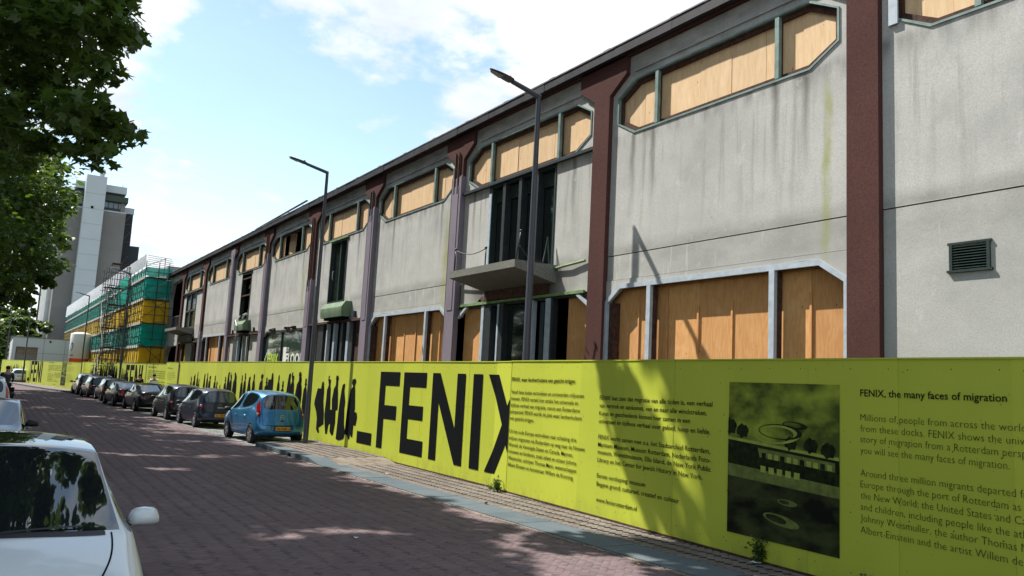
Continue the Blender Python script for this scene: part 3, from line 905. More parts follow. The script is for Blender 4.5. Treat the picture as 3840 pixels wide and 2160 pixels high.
SIL = [[(28.38, 1.39), (28.6, 1.82), (28.93, 1.82), (28.99, 2.02), (29.07, 2.06), (29.15, 2.03), (29.24, 1.75), (29.24, 1.43), (29.37, 1.04), (29.42, .68), (28.97, .54), (29.06, .39), (28.93, .36), (28.74, .47), (28.74, .82), (28.63, 1.03), (28.37, 1.28)],
       [(29.68, 2.25), (29.63, 2.16), (29.81, 2.12), (29.78, 1.95), (29.84, 1.84), (29.92, 1.17), (30.08, 1.18), (30.02, 1.49), (30.13, 1.85), (30.28, 1.96), (30.28, 2.13), (30.24, 2.15), (30.28, 2.27), (30.43, 2.27), (30.52, 2.16), (30.46, 2.14), (30.47, 1.86), (30.5, 1.79), (30.59, 1.31), (30.57, 1.19), (30.42, 1.18), (30.46, .78), (30.35, .4), (30.2, .38), (30.03, .48), (30.02, .75), (29.88, .68), (29.8, .39), (29.64, .39), (29.52, .69), (29.43, .97), (29.49, 1.47), (29.5, 1.79), (29.63, 1.94), (29.55, 2.12), (29.58, 2.25)],
       [(31.0, 2.02), (31.05, 2.04), (31.09, 1.99), (31.06, 1.82), (31.2, 1.47), (31.17, 1.27), (31.23, .8), (31.37, .54), (31.28, .35), (31.1, .31), (30.87, .27), (30.62, .3), (30.66, .76), (30.68, 1.11), (30.74, 1.52), (30.82, 1.83), (30.88, 1.99)],
       [(31.81, 2.19), (31.9, 2.2), (31.97, 2.15), (31.97, 2.07), (31.89, 2.0), (31.94, 1.87), (32.03, 1.31), (32.01, 1.21), (32.19, 1.19), (32.25, 1.06), (32.17, .81), (32.0, .81), (31.99, .52), (31.98, .45), (31.86, .46), (31.79, .54), (31.76, .38), (31.67, .37), (31.52, .48), (31.34, .5), (31.36, .81), (31.39, 1.14), (31.49, 1.55), (31.56, 1.84), (31.76, 1.96), (31.65, 2.06), (31.68, 2.16)],
       # man in a top hat, long coat
       [(.0, .3), (.12, .28), (.16, .9), (.22, .92), (.26, .3), (.4, .32), (.38, 1.0), (.42, 1.6), (.34, 1.9), (.27, 1.96), (.3, 2.02), (.38, 2.05), (.30, 2.07), (.29, 2.26), (.15, 2.26), (.14, 2.07), (.07, 2.05), (.15, 2.02), (.16, 1.94), (.03, 1.85), (-.04, 1.4), (.0, .9)],
       # tall plain figure
       [(.0, .3), (.36, .3), (.33, 1.1), (.38, 1.6), (.32, 1.88), (.25, 1.95), (.28, 2.08), (.24, 2.2), (.15, 2.22), (.1, 2.12), (.12, 1.97), (.03, 1.86), (-.03, 1.5), (.04, 1.0)],
       # child
       [(.0, .3), (.3, .3), (.3, .9), (.27, 1.35), (.2, 1.42), (.23, 1.52), (.18, 1.62), (.1, 1.62), (.06, 1.5), (.09, 1.42), (.0, 1.32), (-.02, .9)]]
SILN = []
for s in SIL:
    x0 = min(p[0] for p in s); SILN.append([(p[0] - x0, p[1]) for p in s])
SILW = [max(p[0] for p in s) for s in SILN]
SILM = []
for s in SILN:
    SILM.append(flat(s).mesh('silhouette', fix=False))
    for q in SILM[-1].polygons:
        if q.normal.y > 0: q.flip()
HEADS = [(27.28, 2.12), (26.71, 2.19), (26.2, 2.34), (25.45, 2.3), (24.63, 1.98), (24.08, 2.21), (23.03, 2.28), (22.44, 2.07), (21.76, 2.21), (20.56, 2.2), (19.92, 2.09), (19.12, 2.21), (18.61, 2.11),
         (17.57, 2.11), (16.99, 2.22), (16.21, 2.25), (15.56, 2.0), (14.59, 1.6), (13.91, 1.75), (13.42, 2.02), (12.34, 2.0), (11.71, 2.15), (11.1, 2.11), (9.74, 1.81), (9.3, 2.17), (8.6, 2.05), (8.09, 1.92)]


def hoarding(O, d, L, label, h=2.7, zb=.05):
    O = Vector((*O, 0)); ang = math.atan2(d[1], d[0])
    t = thing('hoarding', label, 'hoarding', O, ang, 'lime green site hoarding sections')
    pm = None
    n = max(1, round(L / 1.22)); wd = L / n
    me = MB().box(.0016, wd - .0016, 0, .02, zb, h).mesh('panel')
    sc_ = MB()
    for q_ in (.12, wd * .5, wd - .12):
        for z_ in (zb + .15, .9, 1.7, h - .12):
            if z_ < h: sc_.lathe([(.008, -.004), (.006, -.006), (0, -.007)], 6, 'y', (q_, .004, z_ + random.uniform(-.02, .02)))
    sme = sc_.mesh('screws')
    for i in range(n):
        p = link('panel', me, M['lime'], t, world=False); p.location = (i * wd, random.uniform(0, .004), 0); p.rotation_euler = (0, random.gauss(0, .0012), random.gauss(0, .0015))
        if i % 1 == 0: link('screws', sme, M['trimdark'], t, world=False, kind='stuff').location = (i * wd, 0, 0)
    MB().box(0, L, .02, .07, zb + .1, zb + .2).box(0, L, .02, .07, h - .25, h - .15).build('rail', M['sand'], t, world=False)
    MB().box(0, L, -.002, .05, .0, zb - .002).build('footing_board', M['brownrot'], t, world=False)
    MB().box(-.004, L + .004, -.012, .026, h, h + .02).build('top_trim', M['lime'], t, world=False)
    return t


def fenix(t, u0, ang_x=True, sx=1.0):
    cache = {}
    for ch, u in (('F', 33.78), ('E', 35.34), ('N', 37.02), ('I', 39.05)):
        decal('letter', flat([(a * sx, b) for a, b in LET[ch]], u=0), M['print'], t).location = ((u - 33.78) * sx + u0, 0, 0)
    decal('underscore', flat([(0, .67), (1.09 * sx, .67), (1.09 * sx, .33), (0, .33)]), M['print'], t).location = (u0 - 1.45 * sx, 0, 0)


COLA = [('FENIX, waar landverhuizers een gezicht krijgen', 2.34, 2.30, .012), ('Vanaf deze kades vertrokken en arriveerden miljoenen', 2.08, 2.60), ('mensen. FENIX vertelt hier straks het universele en', 1.945, 2.43),
        ('tijdloze verhaal van migratie, vanuit een Rotterdams', 1.81, 2.49), ('perspectief. FENIX wordt de plek waar landverhuizers', 1.675, 2.56), ('een gezicht krijgen.', 1.54, .94),
        ('Uit het oude Europa vertrokken naar schatting drie', 1.275, 2.42), ('miljoen migranten via Rotterdam op weg naar de Nieuwe', 1.135, 2.69), ('Wereld; de Verenigde Staten en Canada. Mannen,', 1.0, 2.33),
        ('vrouwen en kinderen, zoals atleet en acteur Johnny', .865, 2.45), ('Weismuller, schrijver Thomas Mann, wetenschapper', .73, 2.47), ('Albert Einstein en kunstenaar Willem de Kooning.', .595, 2.37)]
COLB = [('FENIX laat zien dat migratie van alle tijden is, een verhaal', 2.07, 2.75), ('van vertrek en aankomst, van en naar alle windstreken.', 1.935, 2.64), ('Kunst en geschiedenis komen hier samen in een', 1.80, 2.29), ('universeel en tijdloos verhaal over geloof, hoop en liefde.', 1.665, 2.72),
        ('FENIX werkt samen met o.a. het Stadsarchief Rotterdam,', 1.39, 2.72), ('Maritiem Museum, Museum Rotterdam, Nederlands Foto-', 1.26, 2.74), ('museum, Wereldmuseum, Ellis Island, de New York Public', 1.135, 2.74), ('Library en het Center for Jewish History in New York.', 1.0, 2.57),
        ('Eerste verdieping: museum', .73, 1.30), ('Begane grond: cultureel, creatief en culinair', .59, 2.09), ('www.fenixrotterdam.nl', .325, 1.10)]
COLC = [('FENIX, the many faces of migration', 2.31, 1.70, .022), ('Millions of people from across the world arrived and left', 2.02, 2.62), ('from these docks. FENIX shows the universal and timeless', 1.89, 2.66), ('story of migration from a Rotterdam perspective. At FENIX', 1.765, 2.62),
        ('you will see the many faces of migration.', 1.635, 1.71), ('Around three million migrants departed from old', 1.37, 2.18), ('Europe through the port of Rotterdam as they went to', 1.24, 2.40), ('the New World; the United States and Canada. Men, women', 1.11, 2.68),
        ('and children, including people like the athlete and actor', .98, 2.50), ('Johnny Weismuller, the author Thomas Mann, scientist', .85, 2.45), ('Albert Einstein and the artist Willem de Kooning.', .715, 2.25)]


def column(lines, h, bold):
    mb = MB()
    for l in lines:
        text_into(mb, l[0], 0, l[1] - h * .45, l[2], h, bold=(l[3] if len(l) > 3 else 0) + bold)
    return mb


colmesh = []
for cfg, h, b in ((COLA, .078, .006), (COLB, .078, .006), (COLC, .086, -.014)):
    colmesh.append([column([l], h, b).mesh('text', fix=False) for l in cfg])


def textcol(k, t, u):
    for j, me in enumerate(colmesh[k]):
        link('text_line', me, M['printthin' if k == 2 and j else 'print'], t, world=False, kind='stuff').location = (u, 0, 0)


def poster_parts(t, u0):
    """green tinted picture of a quayside building under cloud, generic"""
    W_, z0, z1 = 1.84, .325, 2.40
    P = thing('poster', None, None)
    bpy.data.objects.remove(P)
    decal('poster', flat([(0, z0), (W_, z0), (W_, z1), (0, z1)], -.006), M['post_sky'], t).location = (u0, 0, 0)
    def piece(nm, poly, mt, y): 
        decal(nm, flat(poly, y), mt, t).location = (u0, 0, 0)
    piece('poster_water', [(0, z0), (W_, z0), (W_, 1.02), (0, 1.10)], M['post_water'], -.008)
    piece('poster_quay', [(0, 1.27), (0, 1.10), (W_, 1.02), (W_, 1.16)], M['post_mid'], -.010)
    piece('poster_building', [(0, 1.62), (0, 1.27), (W_, 1.16), (W_, 1.49), (.9, 1.56)], M['post_dark'], -.010)
    piece('poster_facade', [(.55, 1.52), (.58, 1.40), (1.78, 1.33), (1.78, 1.44)], M['post_mid'], -.012)
    piece('poster_band', [(0, 1.64), (0, 1.60), (W_, 1.47), (W_, 1.51)], M['post_light'], -.012)
    for i in range(11):
        a = .62 + i * .105
        piece('poster_window', [(a, 1.495 - a * .05), (a + .07, 1.492 - a * .05), (a + .07, 1.42 - a * .05), (a, 1.425 - a * .05)], M['post_light'] if i % 3 else M['post_dark'], -.014)
    for i in range(5):
        a = .60 + i * .14
        piece('poster_window', [(a, 1.32 - a * .05), (a + .09, 1.315 - a * .05), (a + .09, 1.23 - a * .05), (a, 1.235 - a * .05)], M['post_light'], -.014)
    for cx, cz, r in ((.03, 1.78, .13), (.27, 1.73, .11), (1.42, 1.62, .11), (1.68, 1.58, .11), (1.1, 1.62, .1)):
        pts = [(min(W_, max(0, cx + r * (1 + .18 * math.sin(k * 2.7)) * math.cos(k * .45))), cz + r * (.85 + .15 * math.cos(k * 3.1)) * math.sin(k * .45)) for k in range(14)]
        piece('poster_tree', pts, M['post_dark'], -.0135)
    def ring(cx, cz, a, b, th, rot, mt, y):
        n = 30; mb = MB(); vs = []
        for k in range(n):
            c_, s_ = math.cos(2 * math.pi * k / n), math.sin(2 * math.pi * k / n)
            for q in (1, 1 - th * (1.2 + .8 * c_)):
                x_, z_ = a * q * c_, b * q * s_
                vs.append((cx + x_ * math.cos(rot) - z_ * math.sin(rot), y, cz + x_ * math.sin(rot) + z_ * math.cos(rot)))
        mb.add(vs, [(2 * k, 2 * k + 1, (2 * k + 3) % (2 * n), (2 * k + 2) % (2 * n)) for k in range(n)])
        decal('poster_ring', mb, mt, t).location = (u0, 0, 0)
    ring(.88, 1.72, .38, .12, .14, .06, M['post_light'], -.015)
    ring(.92, 1.76, .36, .10, .10, -.02, M['post_dark'], -.016)
    ring(1.17, 1.86, .20, .045, .25, -.06, M['post_dark'], -.0165)
    ring(.95, .62, .30, .07, .35, -.12, M['post_mid'], -.011)
    ring(1.05, .86, .16, .04, .4, -.05, M['post_mid'], -.011)


def mk_post(name, a, b, sc, lo=.35, hi=.65, st=(1, 1, 1)):
    m = Mt(name)
    return m.fin(m.mix(m.rng(m.noise(sc, stretch=st, detail=5), lo, hi), a, b), .6, .1)


M['post_sky'] = mk_post('poster_print_sky', (.06, .085, .015, 1), (.30, .36, .04, 1), 1.7, .42, .66, (1, 1, 1.5))
M['post_water'] = mk_post('poster_print_water', (.006, .008, .004, 1), (.05, .06, .018, 1), 1.6, .4, .6, (1, 1, 2))
M['post_mid'] = mk_post('poster_print_mid', (.10, .13, .03, 1), (.17, .21, .05, 1), 9)
M['post_dark'] = mk_post('poster_print_dark', (.006, .009, .003, 1), (.022, .03, .007, 1), 12)
M['post_light'] = mk_post('poster_print_light', (.25, .31, .06, 1), (.34, .42, .07, 1), 9)


def silhouettes(t, off, heads, near=True):
    if near:
        for i, x0 in ((0, 28.37), (1, 29.43), (2, 30.62), (3, 31.34)):
            o = link('silhouette', SILM[i], M['print'], t, world=False); o.location = (x0 + off, 0, 0)
    kinds = [4, 5, 1, 2, 4, 5, 0, 4, 3, 5, 2, 4]
    for j, (u, z) in enumerate(heads):
        k = 6 if z < 1.85 else kinds[j % 12]
        top = max(p[1] for p in SILN[k])
        o = link('silhouette', SILM[k], M['print'], t, world=False)
        s = (z - .28) / (top - .28)
        wx = random.uniform(.95, 1.2)
        o.scale = (wx, 1, s); o.location = (u + off - SILW[k] * wx * .5, 0, .28 * (1 - s))


# main run of printed hoarding (reads towards the camera)
h1 = hoarding((9.2, 51.0), (0, -1), 36.05, 'long lime hoarding printed with walking silhouettes and tall black FENIX letters')
off = -4.0
silhouettes(h1, off, HEADS)
fenix(h1, 33.78 + off)
# the X runs on over the angled end panel
c_ = 40.05 + off - 4.0 + 4.0
xl = flat([(0, 2.43), (.32, 2.43), (.32, 1.86), (.345, 1.80)][:2] + [(.33, 2.43), (.33, 1.88)], u=0)
X0 = 39.72 + off


def clip(poly, a, keep_left):
    outp = []
    n = len(poly)
    for i in range(n):
        p, q = poly[i], poly[(i + 1) % n]
        ip = (p[0] <= a) == keep_left or p[0] == a
        iq = (q[0] <= a) == keep_left or q[0] == a
        if ip: outp.append(p)
        if ip != iq:
            t_ = (a - p[0]) / (q[0] - p[0]); outp.append((a, p[1] + t_ * (q[1] - p[1])))
    return outp


XL = [(0, 2.43), (.46, 2.43), (.95, 1.78), (1.44, 2.43), (1.9, 2.43), (1.17, 1.375), (1.9, .32), (1.44, .32), (.95, .97), (.46, .32), (0, .32), (.73, 1.375)]
L1 = 36.05
Xc = L1 - X0
left = clip(XL, Xc, True)
top_, bot_ = [p for p in left if p[1] > 1.375], [p for p in left if p[1] <= 1.375]
for q in (top_, bot_):
    decal('letter', flat(q), M['print'], h1).location = (X0, 0, 0)
h1b = hoarding((9.2, 14.95), (.02, -1.0), .74, 'short angled lime panel carrying the bend of the letter X')
h1b.rotation_euler = (0, 0, math.radians(-90 - 7.5))
right = clip([(p[0] - Xc, p[1]) for p in clip(XL, Xc, False)], .735, True)
right = [right]
for rp in right:
    decal('letter', flat(rp), M['print'], h1b)

h2 = hoarding((9.11, 14.22), (-.5, -12.2), 12.6, 'nearest lime hoarding with Dutch and English text columns beside a green tinted picture', h=2.71)
for k, u in ((0, .04), (1, 3.12), (2, 8.33)): textcol(k, h2, u)
poster_parts(h2, 6.2)

# three small hoardings further along
h0 = hoarding((9.12, 55.0), (0, -1), 4.0, 'short lime hoarding panel standing proud, between the silhouettes and the shaded hoarding', h=2.66)
textcol(2, h0, .6)
h3 = hoarding((6.96, 88.6), (2.19, -33.7), 33.77, 'shaded lime hoarding behind the last parked cars, printed with FENIX', h=2.55)
silhouettes(h3, 0, [(u * .62 + 1, z) for u, z in HEADS] + [(20 + i * .5, random.uniform(1.9, 2.2)) for i in range(5)], False)
fenix(h3, 21.3)
for k, u in ((0, 28.6), (1, 31.2)): textcol(k, h3, u)
h4 = hoarding((.55, 116.8), (5.55, -39.25), 39.64, 'far sunlit lime hoarding angled across the bend, printed with FENIX and text', h=2.45)
silhouettes(h4, 0, [(4 + i * .75, random.uniform(1.6, 2.15)) for i in range(15)], False)
fenix(h4, 18.4)
for k, u in ((0, 26.8), (1, 29.7), (2, 34.6)): textcol(k, h4, u)
poster_parts(h4, 32.6)

# lettering on the shop window
tt = MB()
def wtext(s, ya, yb, z, h, mat, bold=.01):
    mb = MB(); v, f = text_mesh(s, ya - yb, h, bold)
    mb.add([(XW + .044, ya - a, z + b) for a, b in v], f)
    mb.build('window_lettering', M[mat], f5, fix=False)
wtext('WELCOME TO', 37.6, 36.25, 3.22, .17, 'white')
wtext('FENIX', 37.55, 35.85, 2.72, .44, 'limeprint', .03)
wtext('1', 35.15, 34.75, 2.72, .72, 'white', .03)
wtext('ST', 34.75, 34.35, 3.24, .17, 'white')
wtext('FLOOR', 34.75, 32.35, 2.72, .44, 'white', .03)
sp = MB()
for i in range(5): sp.box(XW + .042, XW + .045, 38.1 - i * .13, 38.0 - i * .13, 2.70 + i * .13, 2.83 + i * .13)
sp.build('window_lettering', M['white'], f5)
# ================================================================== ground
def kx(y): return 7.30 - .030 * (y - 9.9)            # kerb line on the road side


def sheet(name, pts, z, mat, **p):
    mb = MB(); mb.add([(a, b, z) for a, b in pts], [tuple(range(len(pts)))])
    me = mb.mesh(name, fix=False)
    for q in me.polygons:
        if q.normal.z < 0: q.flip()
    return link(name, me, mat, **p)


ground = sheet('ground', [(-1500, -300), (1500, -300), (1500, 2600), (-1500, 2600)], -.06, M['earth'], kind='structure')
road = sheet('road', [(-9, -6), (7.8, -6), (kx(25), 25), (5.35, 72), (3.9, 80), (1.6, 98), (-1.5, 128), (-12, 128)], -.0025, M['sand'], kind='structure')
foot = sheet('footway', [(7.3, -6), (14, -6), (14, 150), (-2, 150), (-1.4, 128), (1.6, 98), (3.9, 80), (5.35, 72), (kx(25), 25)], -.02, M['sandlight'], kind='structure')


def in_poly(P, poly):
    x, y = P[:, 0], P[:, 1]
    c = np.zeros(len(P), bool)
    n = len(poly)
    for i in range(n):
        x1, y1 = poly[i]; x2, y2 = poly[(i + 1) % n]
        cond = ((y1 > y) != (y2 > y))
        xi = (x2 - x1) * (y - y1) / (y2 - y1 + 1e-12) + x1
        c ^= cond & (x < xi)
    return c


def herringbone(x0, x1, y0, y1, L, Wd, ang):
    """centres and angles of a herringbone, rotated by ang"""
    ca, sa = math.cos(ang), math.sin(ang)
    cx, cy = (x0 + x1) / 2, (y0 + y1) / 2
    R_ = math.hypot(x1 - x0, y1 - y0) / 2 + 1
    n = int(R_ / Wd) + 4
    out = []
    i = np.arange(-n, n + 1)
    I, J = np.meshgrid(i, i)
    # unit cell on a grid of Wd: horizontal brick at (i,j) when (i-j)%4==0 covers i,i+1; vertical brick when (i-j)%4==2 covers j,j+1
    hm = ((I - J) % 4 == 0)
    vm = ((I - J) % 4 == 3)
    hx_ = (I[hm] + 1.0) * Wd; hy_ = (J[hm] + .5) * Wd
    vx_ = (I[vm] + .5) * Wd; vy_ = (J[vm] + 0.0) * Wd
    P = np.concatenate([np.stack([hx_, hy_, np.zeros(len(hx_))], 1), np.stack([vx_, vy_, np.full(len(vx_), math.pi / 2)], 1)])
    X = cx + P[:, 0] * ca - P[:, 1] * sa
    Y_ = cy + P[:, 0] * sa + P[:, 1] * ca
    return np.stack([X, Y_, P[:, 2] + ang], 1)


def pave(kind, parent, poly, L, Wd, ang, mat, ztop, name, nobj=300, zvar=.0015):
    xs, ys_ = [p[0] for p in poly], [p[1] for p in poly]
    B = herringbone(min(xs), max(xs), min(ys_), max(ys_), L, Wd, ang)
    B = B[in_poly(B[:, :2], poly)]
    # order by apparent size: in frame first, then distance
    rx, ry = B[:, 0], B[:, 1]
    dep = rx * Fv.x + ry * Fv.y - 2.15 * Fv.z
    lat = (rx * R2.x + ry * R2.y - 2.15 * R2.z) / np.maximum(dep, .1)
    upv = (rx * U2.x + ry * U2.y - 2.15 * U2.z) / np.maximum(dep, .1)
    vis = (dep > 1) & (abs(lat) < .64) & (upv > -.36)
    if kind == 'road': vis &= ~((rx < 1.35) & (ry < 11))
    key = np.where(vis, dep, dep + 1000)
    B = B[np.argsort(key)]
    l, w_, h = L / 2 - .0016, Wd / 2 - .0016, .008
    top = ztop
    cor = np.array([(-l, -w_), (l, -w_), (l, w_), (-l, w_)])
    base = MB()
    b_ = .0022
    vs = [(x, y, -h) for x, y in cor] + [(x, y, -b_ * .6) for x, y in cor] + [(x - math.copysign(b_, x), y - math.copysign(b_, y), 0) for x, y in cor]
    F_ = [(8, 9, 10, 11)] + [(i, (i + 1) % 4, 4 + (i + 1) % 4, 4 + i) for i in range(4)] + [(4 + i, 4 + (i + 1) % 4, 8 + (i + 1) % 4, 8 + i) for i in range(4)]
    base.add(vs, F_)
    me = base.mesh(name, fix=False)
    me.materials.append(mat)
    for x, y, a in B[:nobj]:
        o = bpy.data.objects.new(name, me); COL.objects.link(o); o.parent = parent
        o.location = (x, y, top + random.uniform(-zvar, zvar)); o.rotation_euler = (random.gauss(0, .006), random.gauss(0, .006), a + random.gauss(0, .012))
    R_ = B[nobj:]
    n = len(R_)
    if not n: return
    far = R_[:, 1] > 26
    V0 = np.array(vs)
    def bulk(RR, V0, F_):
        n = len(RR)
        ca, sa = np.cos(RR[:, 2]), np.sin(RR[:, 2])
        V = np.empty((n, len(V0), 3))
        tilt = rng.normal(0, .006, (n, 2))
        V[:, :, 0] = RR[:, 0:1] + V0[None, :, 0] * ca[:, None] - V0[None, :, 1] * sa[:, None]
        V[:, :, 1] = RR[:, 1:2] + V0[None, :, 0] * sa[:, None] + V0[None, :, 1] * ca[:, None]
        V[:, :, 2] = top + V0[None, :, 2] + rng.uniform(-zvar, zvar, (n, 1)) + V0[None, :, 0] * tilt[:, 0:1] + V0[None, :, 1] * tilt[:, 1:2]
        F = np.array(F_)[None] + (np.arange(n) * len(V0))[:, None, None]
        return V.reshape(-1, 3), F.reshape(-1, 4), np.repeat(rng.random(n), len(V0))
    Va, Fa, ra = bulk(R_[~far], V0, F_)
    Vb, Fb, rb = bulk(R_[far], V0[4:], [tuple(i - 4 for i in f) for f in (F_[0],) + tuple(F_[5:])]) if far.any() else (np.zeros((0, 3)), np.zeros((0, 4), int), np.zeros(0))
    V = np.concatenate([Va, Vb]); F = np.concatenate([Fa, Fb + len(Va)]).astype(np.int32)
    me2 = bpy.data.meshes.new(name)
    me2.vertices.add(len(V)); me2.vertices.foreach_set('co', V.ravel())
    me2.loops.add(F.size); me2.loops.foreach_set('vertex_index', F.ravel())
    me2.polygons.add(len(F)); me2.polygons.foreach_set('loop_start', np.arange(0, F.size, 4)); me2.polygons.foreach_set('loop_total', np.full(len(F), 4))
    at = me2.attributes.new('rnd', 'FLOAT', 'POINT'); at.data.foreach_set('value', np.concatenate([ra, rb]))
    me2.update(); me2.validate()
    o = link(name, me2, mat, parent, kind='stuff')


pave('road', road, [(-1.2, 3), (7.42, 3), (kx(25.2) - .1, 25.2), (5.28, 72), (1.5, 98), (-1.2, 98)], .2, .1, math.radians(45), M['roadbrick'], .0, 'brick', 300)
# flush blue-grey kerb band (x from kx to kx+.72) then the raised kerb at the head of the bay
kerb_angle = math.atan(.030)
yk = 2.0
while yk < 19.6:
    a0, a1 = yk + .008, yk + .992
    p = MB().prism([[(kx(a0) + .03, a0), (kx(a1) + .03, a1), (kx(a1) + .72 + .0, a1), (kx(a0) + .72, a0)]], -.05, .012 + random.uniform(-.002, .003), tf=lambda a, b, x: (a, b, x))
    p.build('kerb_slab', M['kerb'], foot)
    yk += 1.0
# ramped slabs rising to the raised kerb
def kerbseg(a0, a1, z0, z1, w_=.42):
    pts = [(kx(a0) + .03, a0), (kx(a1) + .03, a1), (kx(a1) + w_, a1), (kx(a0) + w_, a0)]
    zt = [z0, z1, z1, z0]
    vs = [(a, b, -.05) for a, b in pts] + [(a, b, z) for (a, b), z in zip(pts, zt)]
    MB().add(vs, [(3, 2, 1, 0), (4, 5, 6, 7), (0, 1, 5, 4), (1, 2, 6, 5), (2, 3, 7, 6), (3, 0, 4, 7)]).build('kerb_slab', M['kerb'], foot)
kerbseg(19.62, 20.5, .012, .12, .55)
for a in np.arange(20.5, 24.5, 1.0): kerbseg(a + .004, min(a + .996, 24.6), .12, .125)
ke = MB().prism([[(kx(24.6) + .03, 24.6), (9.14, 25.85), (9.14, 26.12), (kx(24.9) + .02, 24.9)]], -.05, .125, tf=lambda a, b, x: (a, b, x)).build('kerb_slab', M['kerb'], foot)
gr = MB()
for i in range(3): gr.box(kx(21.9) + .015, kx(21.9) + .035, 21.78 + i * .09, 21.83 + i * .09, .02, .09)
gr.build('kerb_drain', M['black'], foot)
# footway brickwork
fpoly = [(kx(2) + .74, 2.0), (9.6, 2.0), (9.6, 19.75), (kx(19.6) + .70, 19.6)]
pave('foot', foot, fpoly, .2, .1, math.radians(47), M['pavebrick'], .016, 'paving_brick', 300)
ri = MB().add([(kx(19.6) + .5, 19.55, .005), (9.16, 19.55, .005), (9.16, 20.5, .108), (kx(20.5) + .40, 20.5, .108), (9.16, 25.86, .108), (kx(24.6) + .40, 24.65, .108)], [(0, 1, 2, 3), (3, 2, 4, 5)])
raised = ri.build('footway_island', M['sandlight'], kind='structure')
pave('island', raised, [(kx(20.5) + .44, 20.5), (9.14, 20.5), (9.14, 25.8), (kx(24.6) + .44, 24.68)], .2, .1, math.radians(47), M['pavebrick'], .118, 'paving_brick', 300)
# parking bay surface: grey tiles
bayp = [(kx(25) + .0, 25.1), (9.1, 26.1), (9.1, 72), (5.35, 72)]
baysurf = sheet('parking_bay', bayp, -.006, M['sand'], kind='structure')
pave('bay', baysurf, [(kx(25.2) + .02, 25.2), (9.1, 26.2), (9.1, 60), (kx(60), 60)], .3, .15, math.radians(0), M['bay'], .004, 'tile', 300, .001)
# far footway before the bend: raised strip with kerb
farp = [(5.33, 72.2), (8.4, 72.2), (6.5, 90), (1.4, 113), (-1, 128), (-1.9, 126), (1.45, 98), (3.85, 80)]
MB().prism([farp], -.05, .11, tf=lambda a, b, x: (a, b, x)).build('footway_far', M['sandlight'], kind='structure')
kl = [(5.33, 72.0), (3.80, 80), (1.40, 98), (-1.9, 126)]
for (a, b), (c, d) in zip(kl, kl[1:]):
    n = int(math.hypot(c - a, d - b) / 1.5)
    for i in range(n):
        p, q = Vector((a + (c - a) * i / n, b + (d - b) * i / n, .04)), Vector((a + (c - a) * (i + 1) / n - 0, b + (d - b) * (i + 1) / n, .04))
        MB().bar(p, q - (q - p).normalized() * .01, .2, .17).build('kerb_slab', M['kerb'], foot)
# small litter, leaves and grit
def scatter(name, label, cat, pts, r, mat, grp):
    for (x, y, s) in pts:
        n = 6; mb = MB()
        ph = random.random() * 6
        mb.add([(0, 0, r * .8)] + [(math.cos(ph + k * 1.047) * r * s * random.uniform(.6, 1.2), math.sin(ph + k * 1.047) * r * s * random.uniform(.5, 1), 0.0) for k in range(6)], [(0, k + 1, (k + 1) % 6 + 1) for k in range(6)])
        o = mb.build(name, mat, world=False, label=label, cat=cat, group=grp)
        o.location = (x, y, .018)
peb = [(7.5 + random.random() * .25 + (0 if i % 2 else .6), random.uniform(5, 19), random.uniform(.5, 1.4)) for i in range(26)]
gm = MB()
for i in range(900):
    y_ = random.uniform(3, 24); x_ = kx(y_) + (random.gauss(0, .05) if i % 3 else random.uniform(.75, 1.6))
    r_ = random.uniform(.004, .014); zb_ = .013 if i % 3 == 0 else .002
    gm.add([(x_, y_, zb_ + r_), (x_ + r_, y_, zb_), (x_ - r_ * .5, y_ + r_, zb_), (x_ - r_ * .6, y_ - r_, zb_)], [(0, 1, 2), (0, 2, 3), (0, 3, 1)])
gm.build('grit', M['trimdark'], kind='stuff')
sn = MB()
yv = 2.5
while yv < 25:
    x_ = kx(yv) - .02; w_ = .025 + random.random() * .05
    sn.add([(x_ - w_, yv, .0025), (x_ + .04, yv, .0025), (x_ + .04, yv + .3, .0025), (x_ - w_ * random.uniform(.4, 1.3), yv + .3, .0025)], [(0, 1, 2, 3)])
    yv += .3
sn.build('swept_sand', M['sandlight'], kind='stuff', fix=False)
def leafy(name, label, x, y, r, mat, z=.01):
    mb = MB(); pts = []
    for k in range(10):
        a = k * math.pi / 5; q = r * (1 if k % 2 == 0 else .5)
        pts.append((math.cos(a) * q, math.sin(a) * q * .8, random.uniform(0, .02)))
    mb.add([(0, 0, .012)] + pts, [(0, k + 1, (k + 1) % 10 + 1) for k in range(10)])
    o = mb.build(name, mat, world=False, label=label, cat='litter' if name != 'fallen_leaf' else 'leaf'); o.location = (x, y, z); return o
M['leafbrown'] = simple('dry_leaf', (.30, .16, .06), .7, .2)
leafy('fallen_leaf', 'single brown dry leaf on the road beyond the white car mirror', 1.95, 12.4, .09, M['leafbrown'])
for i in range(22):
    y_ = random.uniform(6, 24)
    x_ = kx(y_) + random.choice((random.uniform(-.35, .1), random.uniform(.6, 1.5), random.uniform(-3.5, -.3)))
    q_ = leafy('fallen_leaf', 'dry curled leaf lying along the kerb and road edge', x_, y_, random.uniform(.025, .045), M['leafbrown'], .02)
    q_['group'] = 'dry leaves blown along the kerb'; q_.rotation_euler = (random.uniform(-.3, .3), random.uniform(-.3, .3), random.random() * 6)
leafy('paper_scrap', 'small white paper scrap lying on the road bricks', 4.4, 10.6, .05, M['white'])
leafy('paper_scrap', 'tiny white scrap on the road just beyond the blue car front wheel', 5.7, 27.9, .06, M['white'])
leafy('paper_scrap', 'white scrap on the kerb slabs near the bend of the hoarding', 7.95, 17.6, .06, M['white'], .02)
leafy('plastic_wrapper', 'crumpled pale wrapper at the foot of the hoarding under the picture', 8.72, 7.4, .11, M['white'], .03)
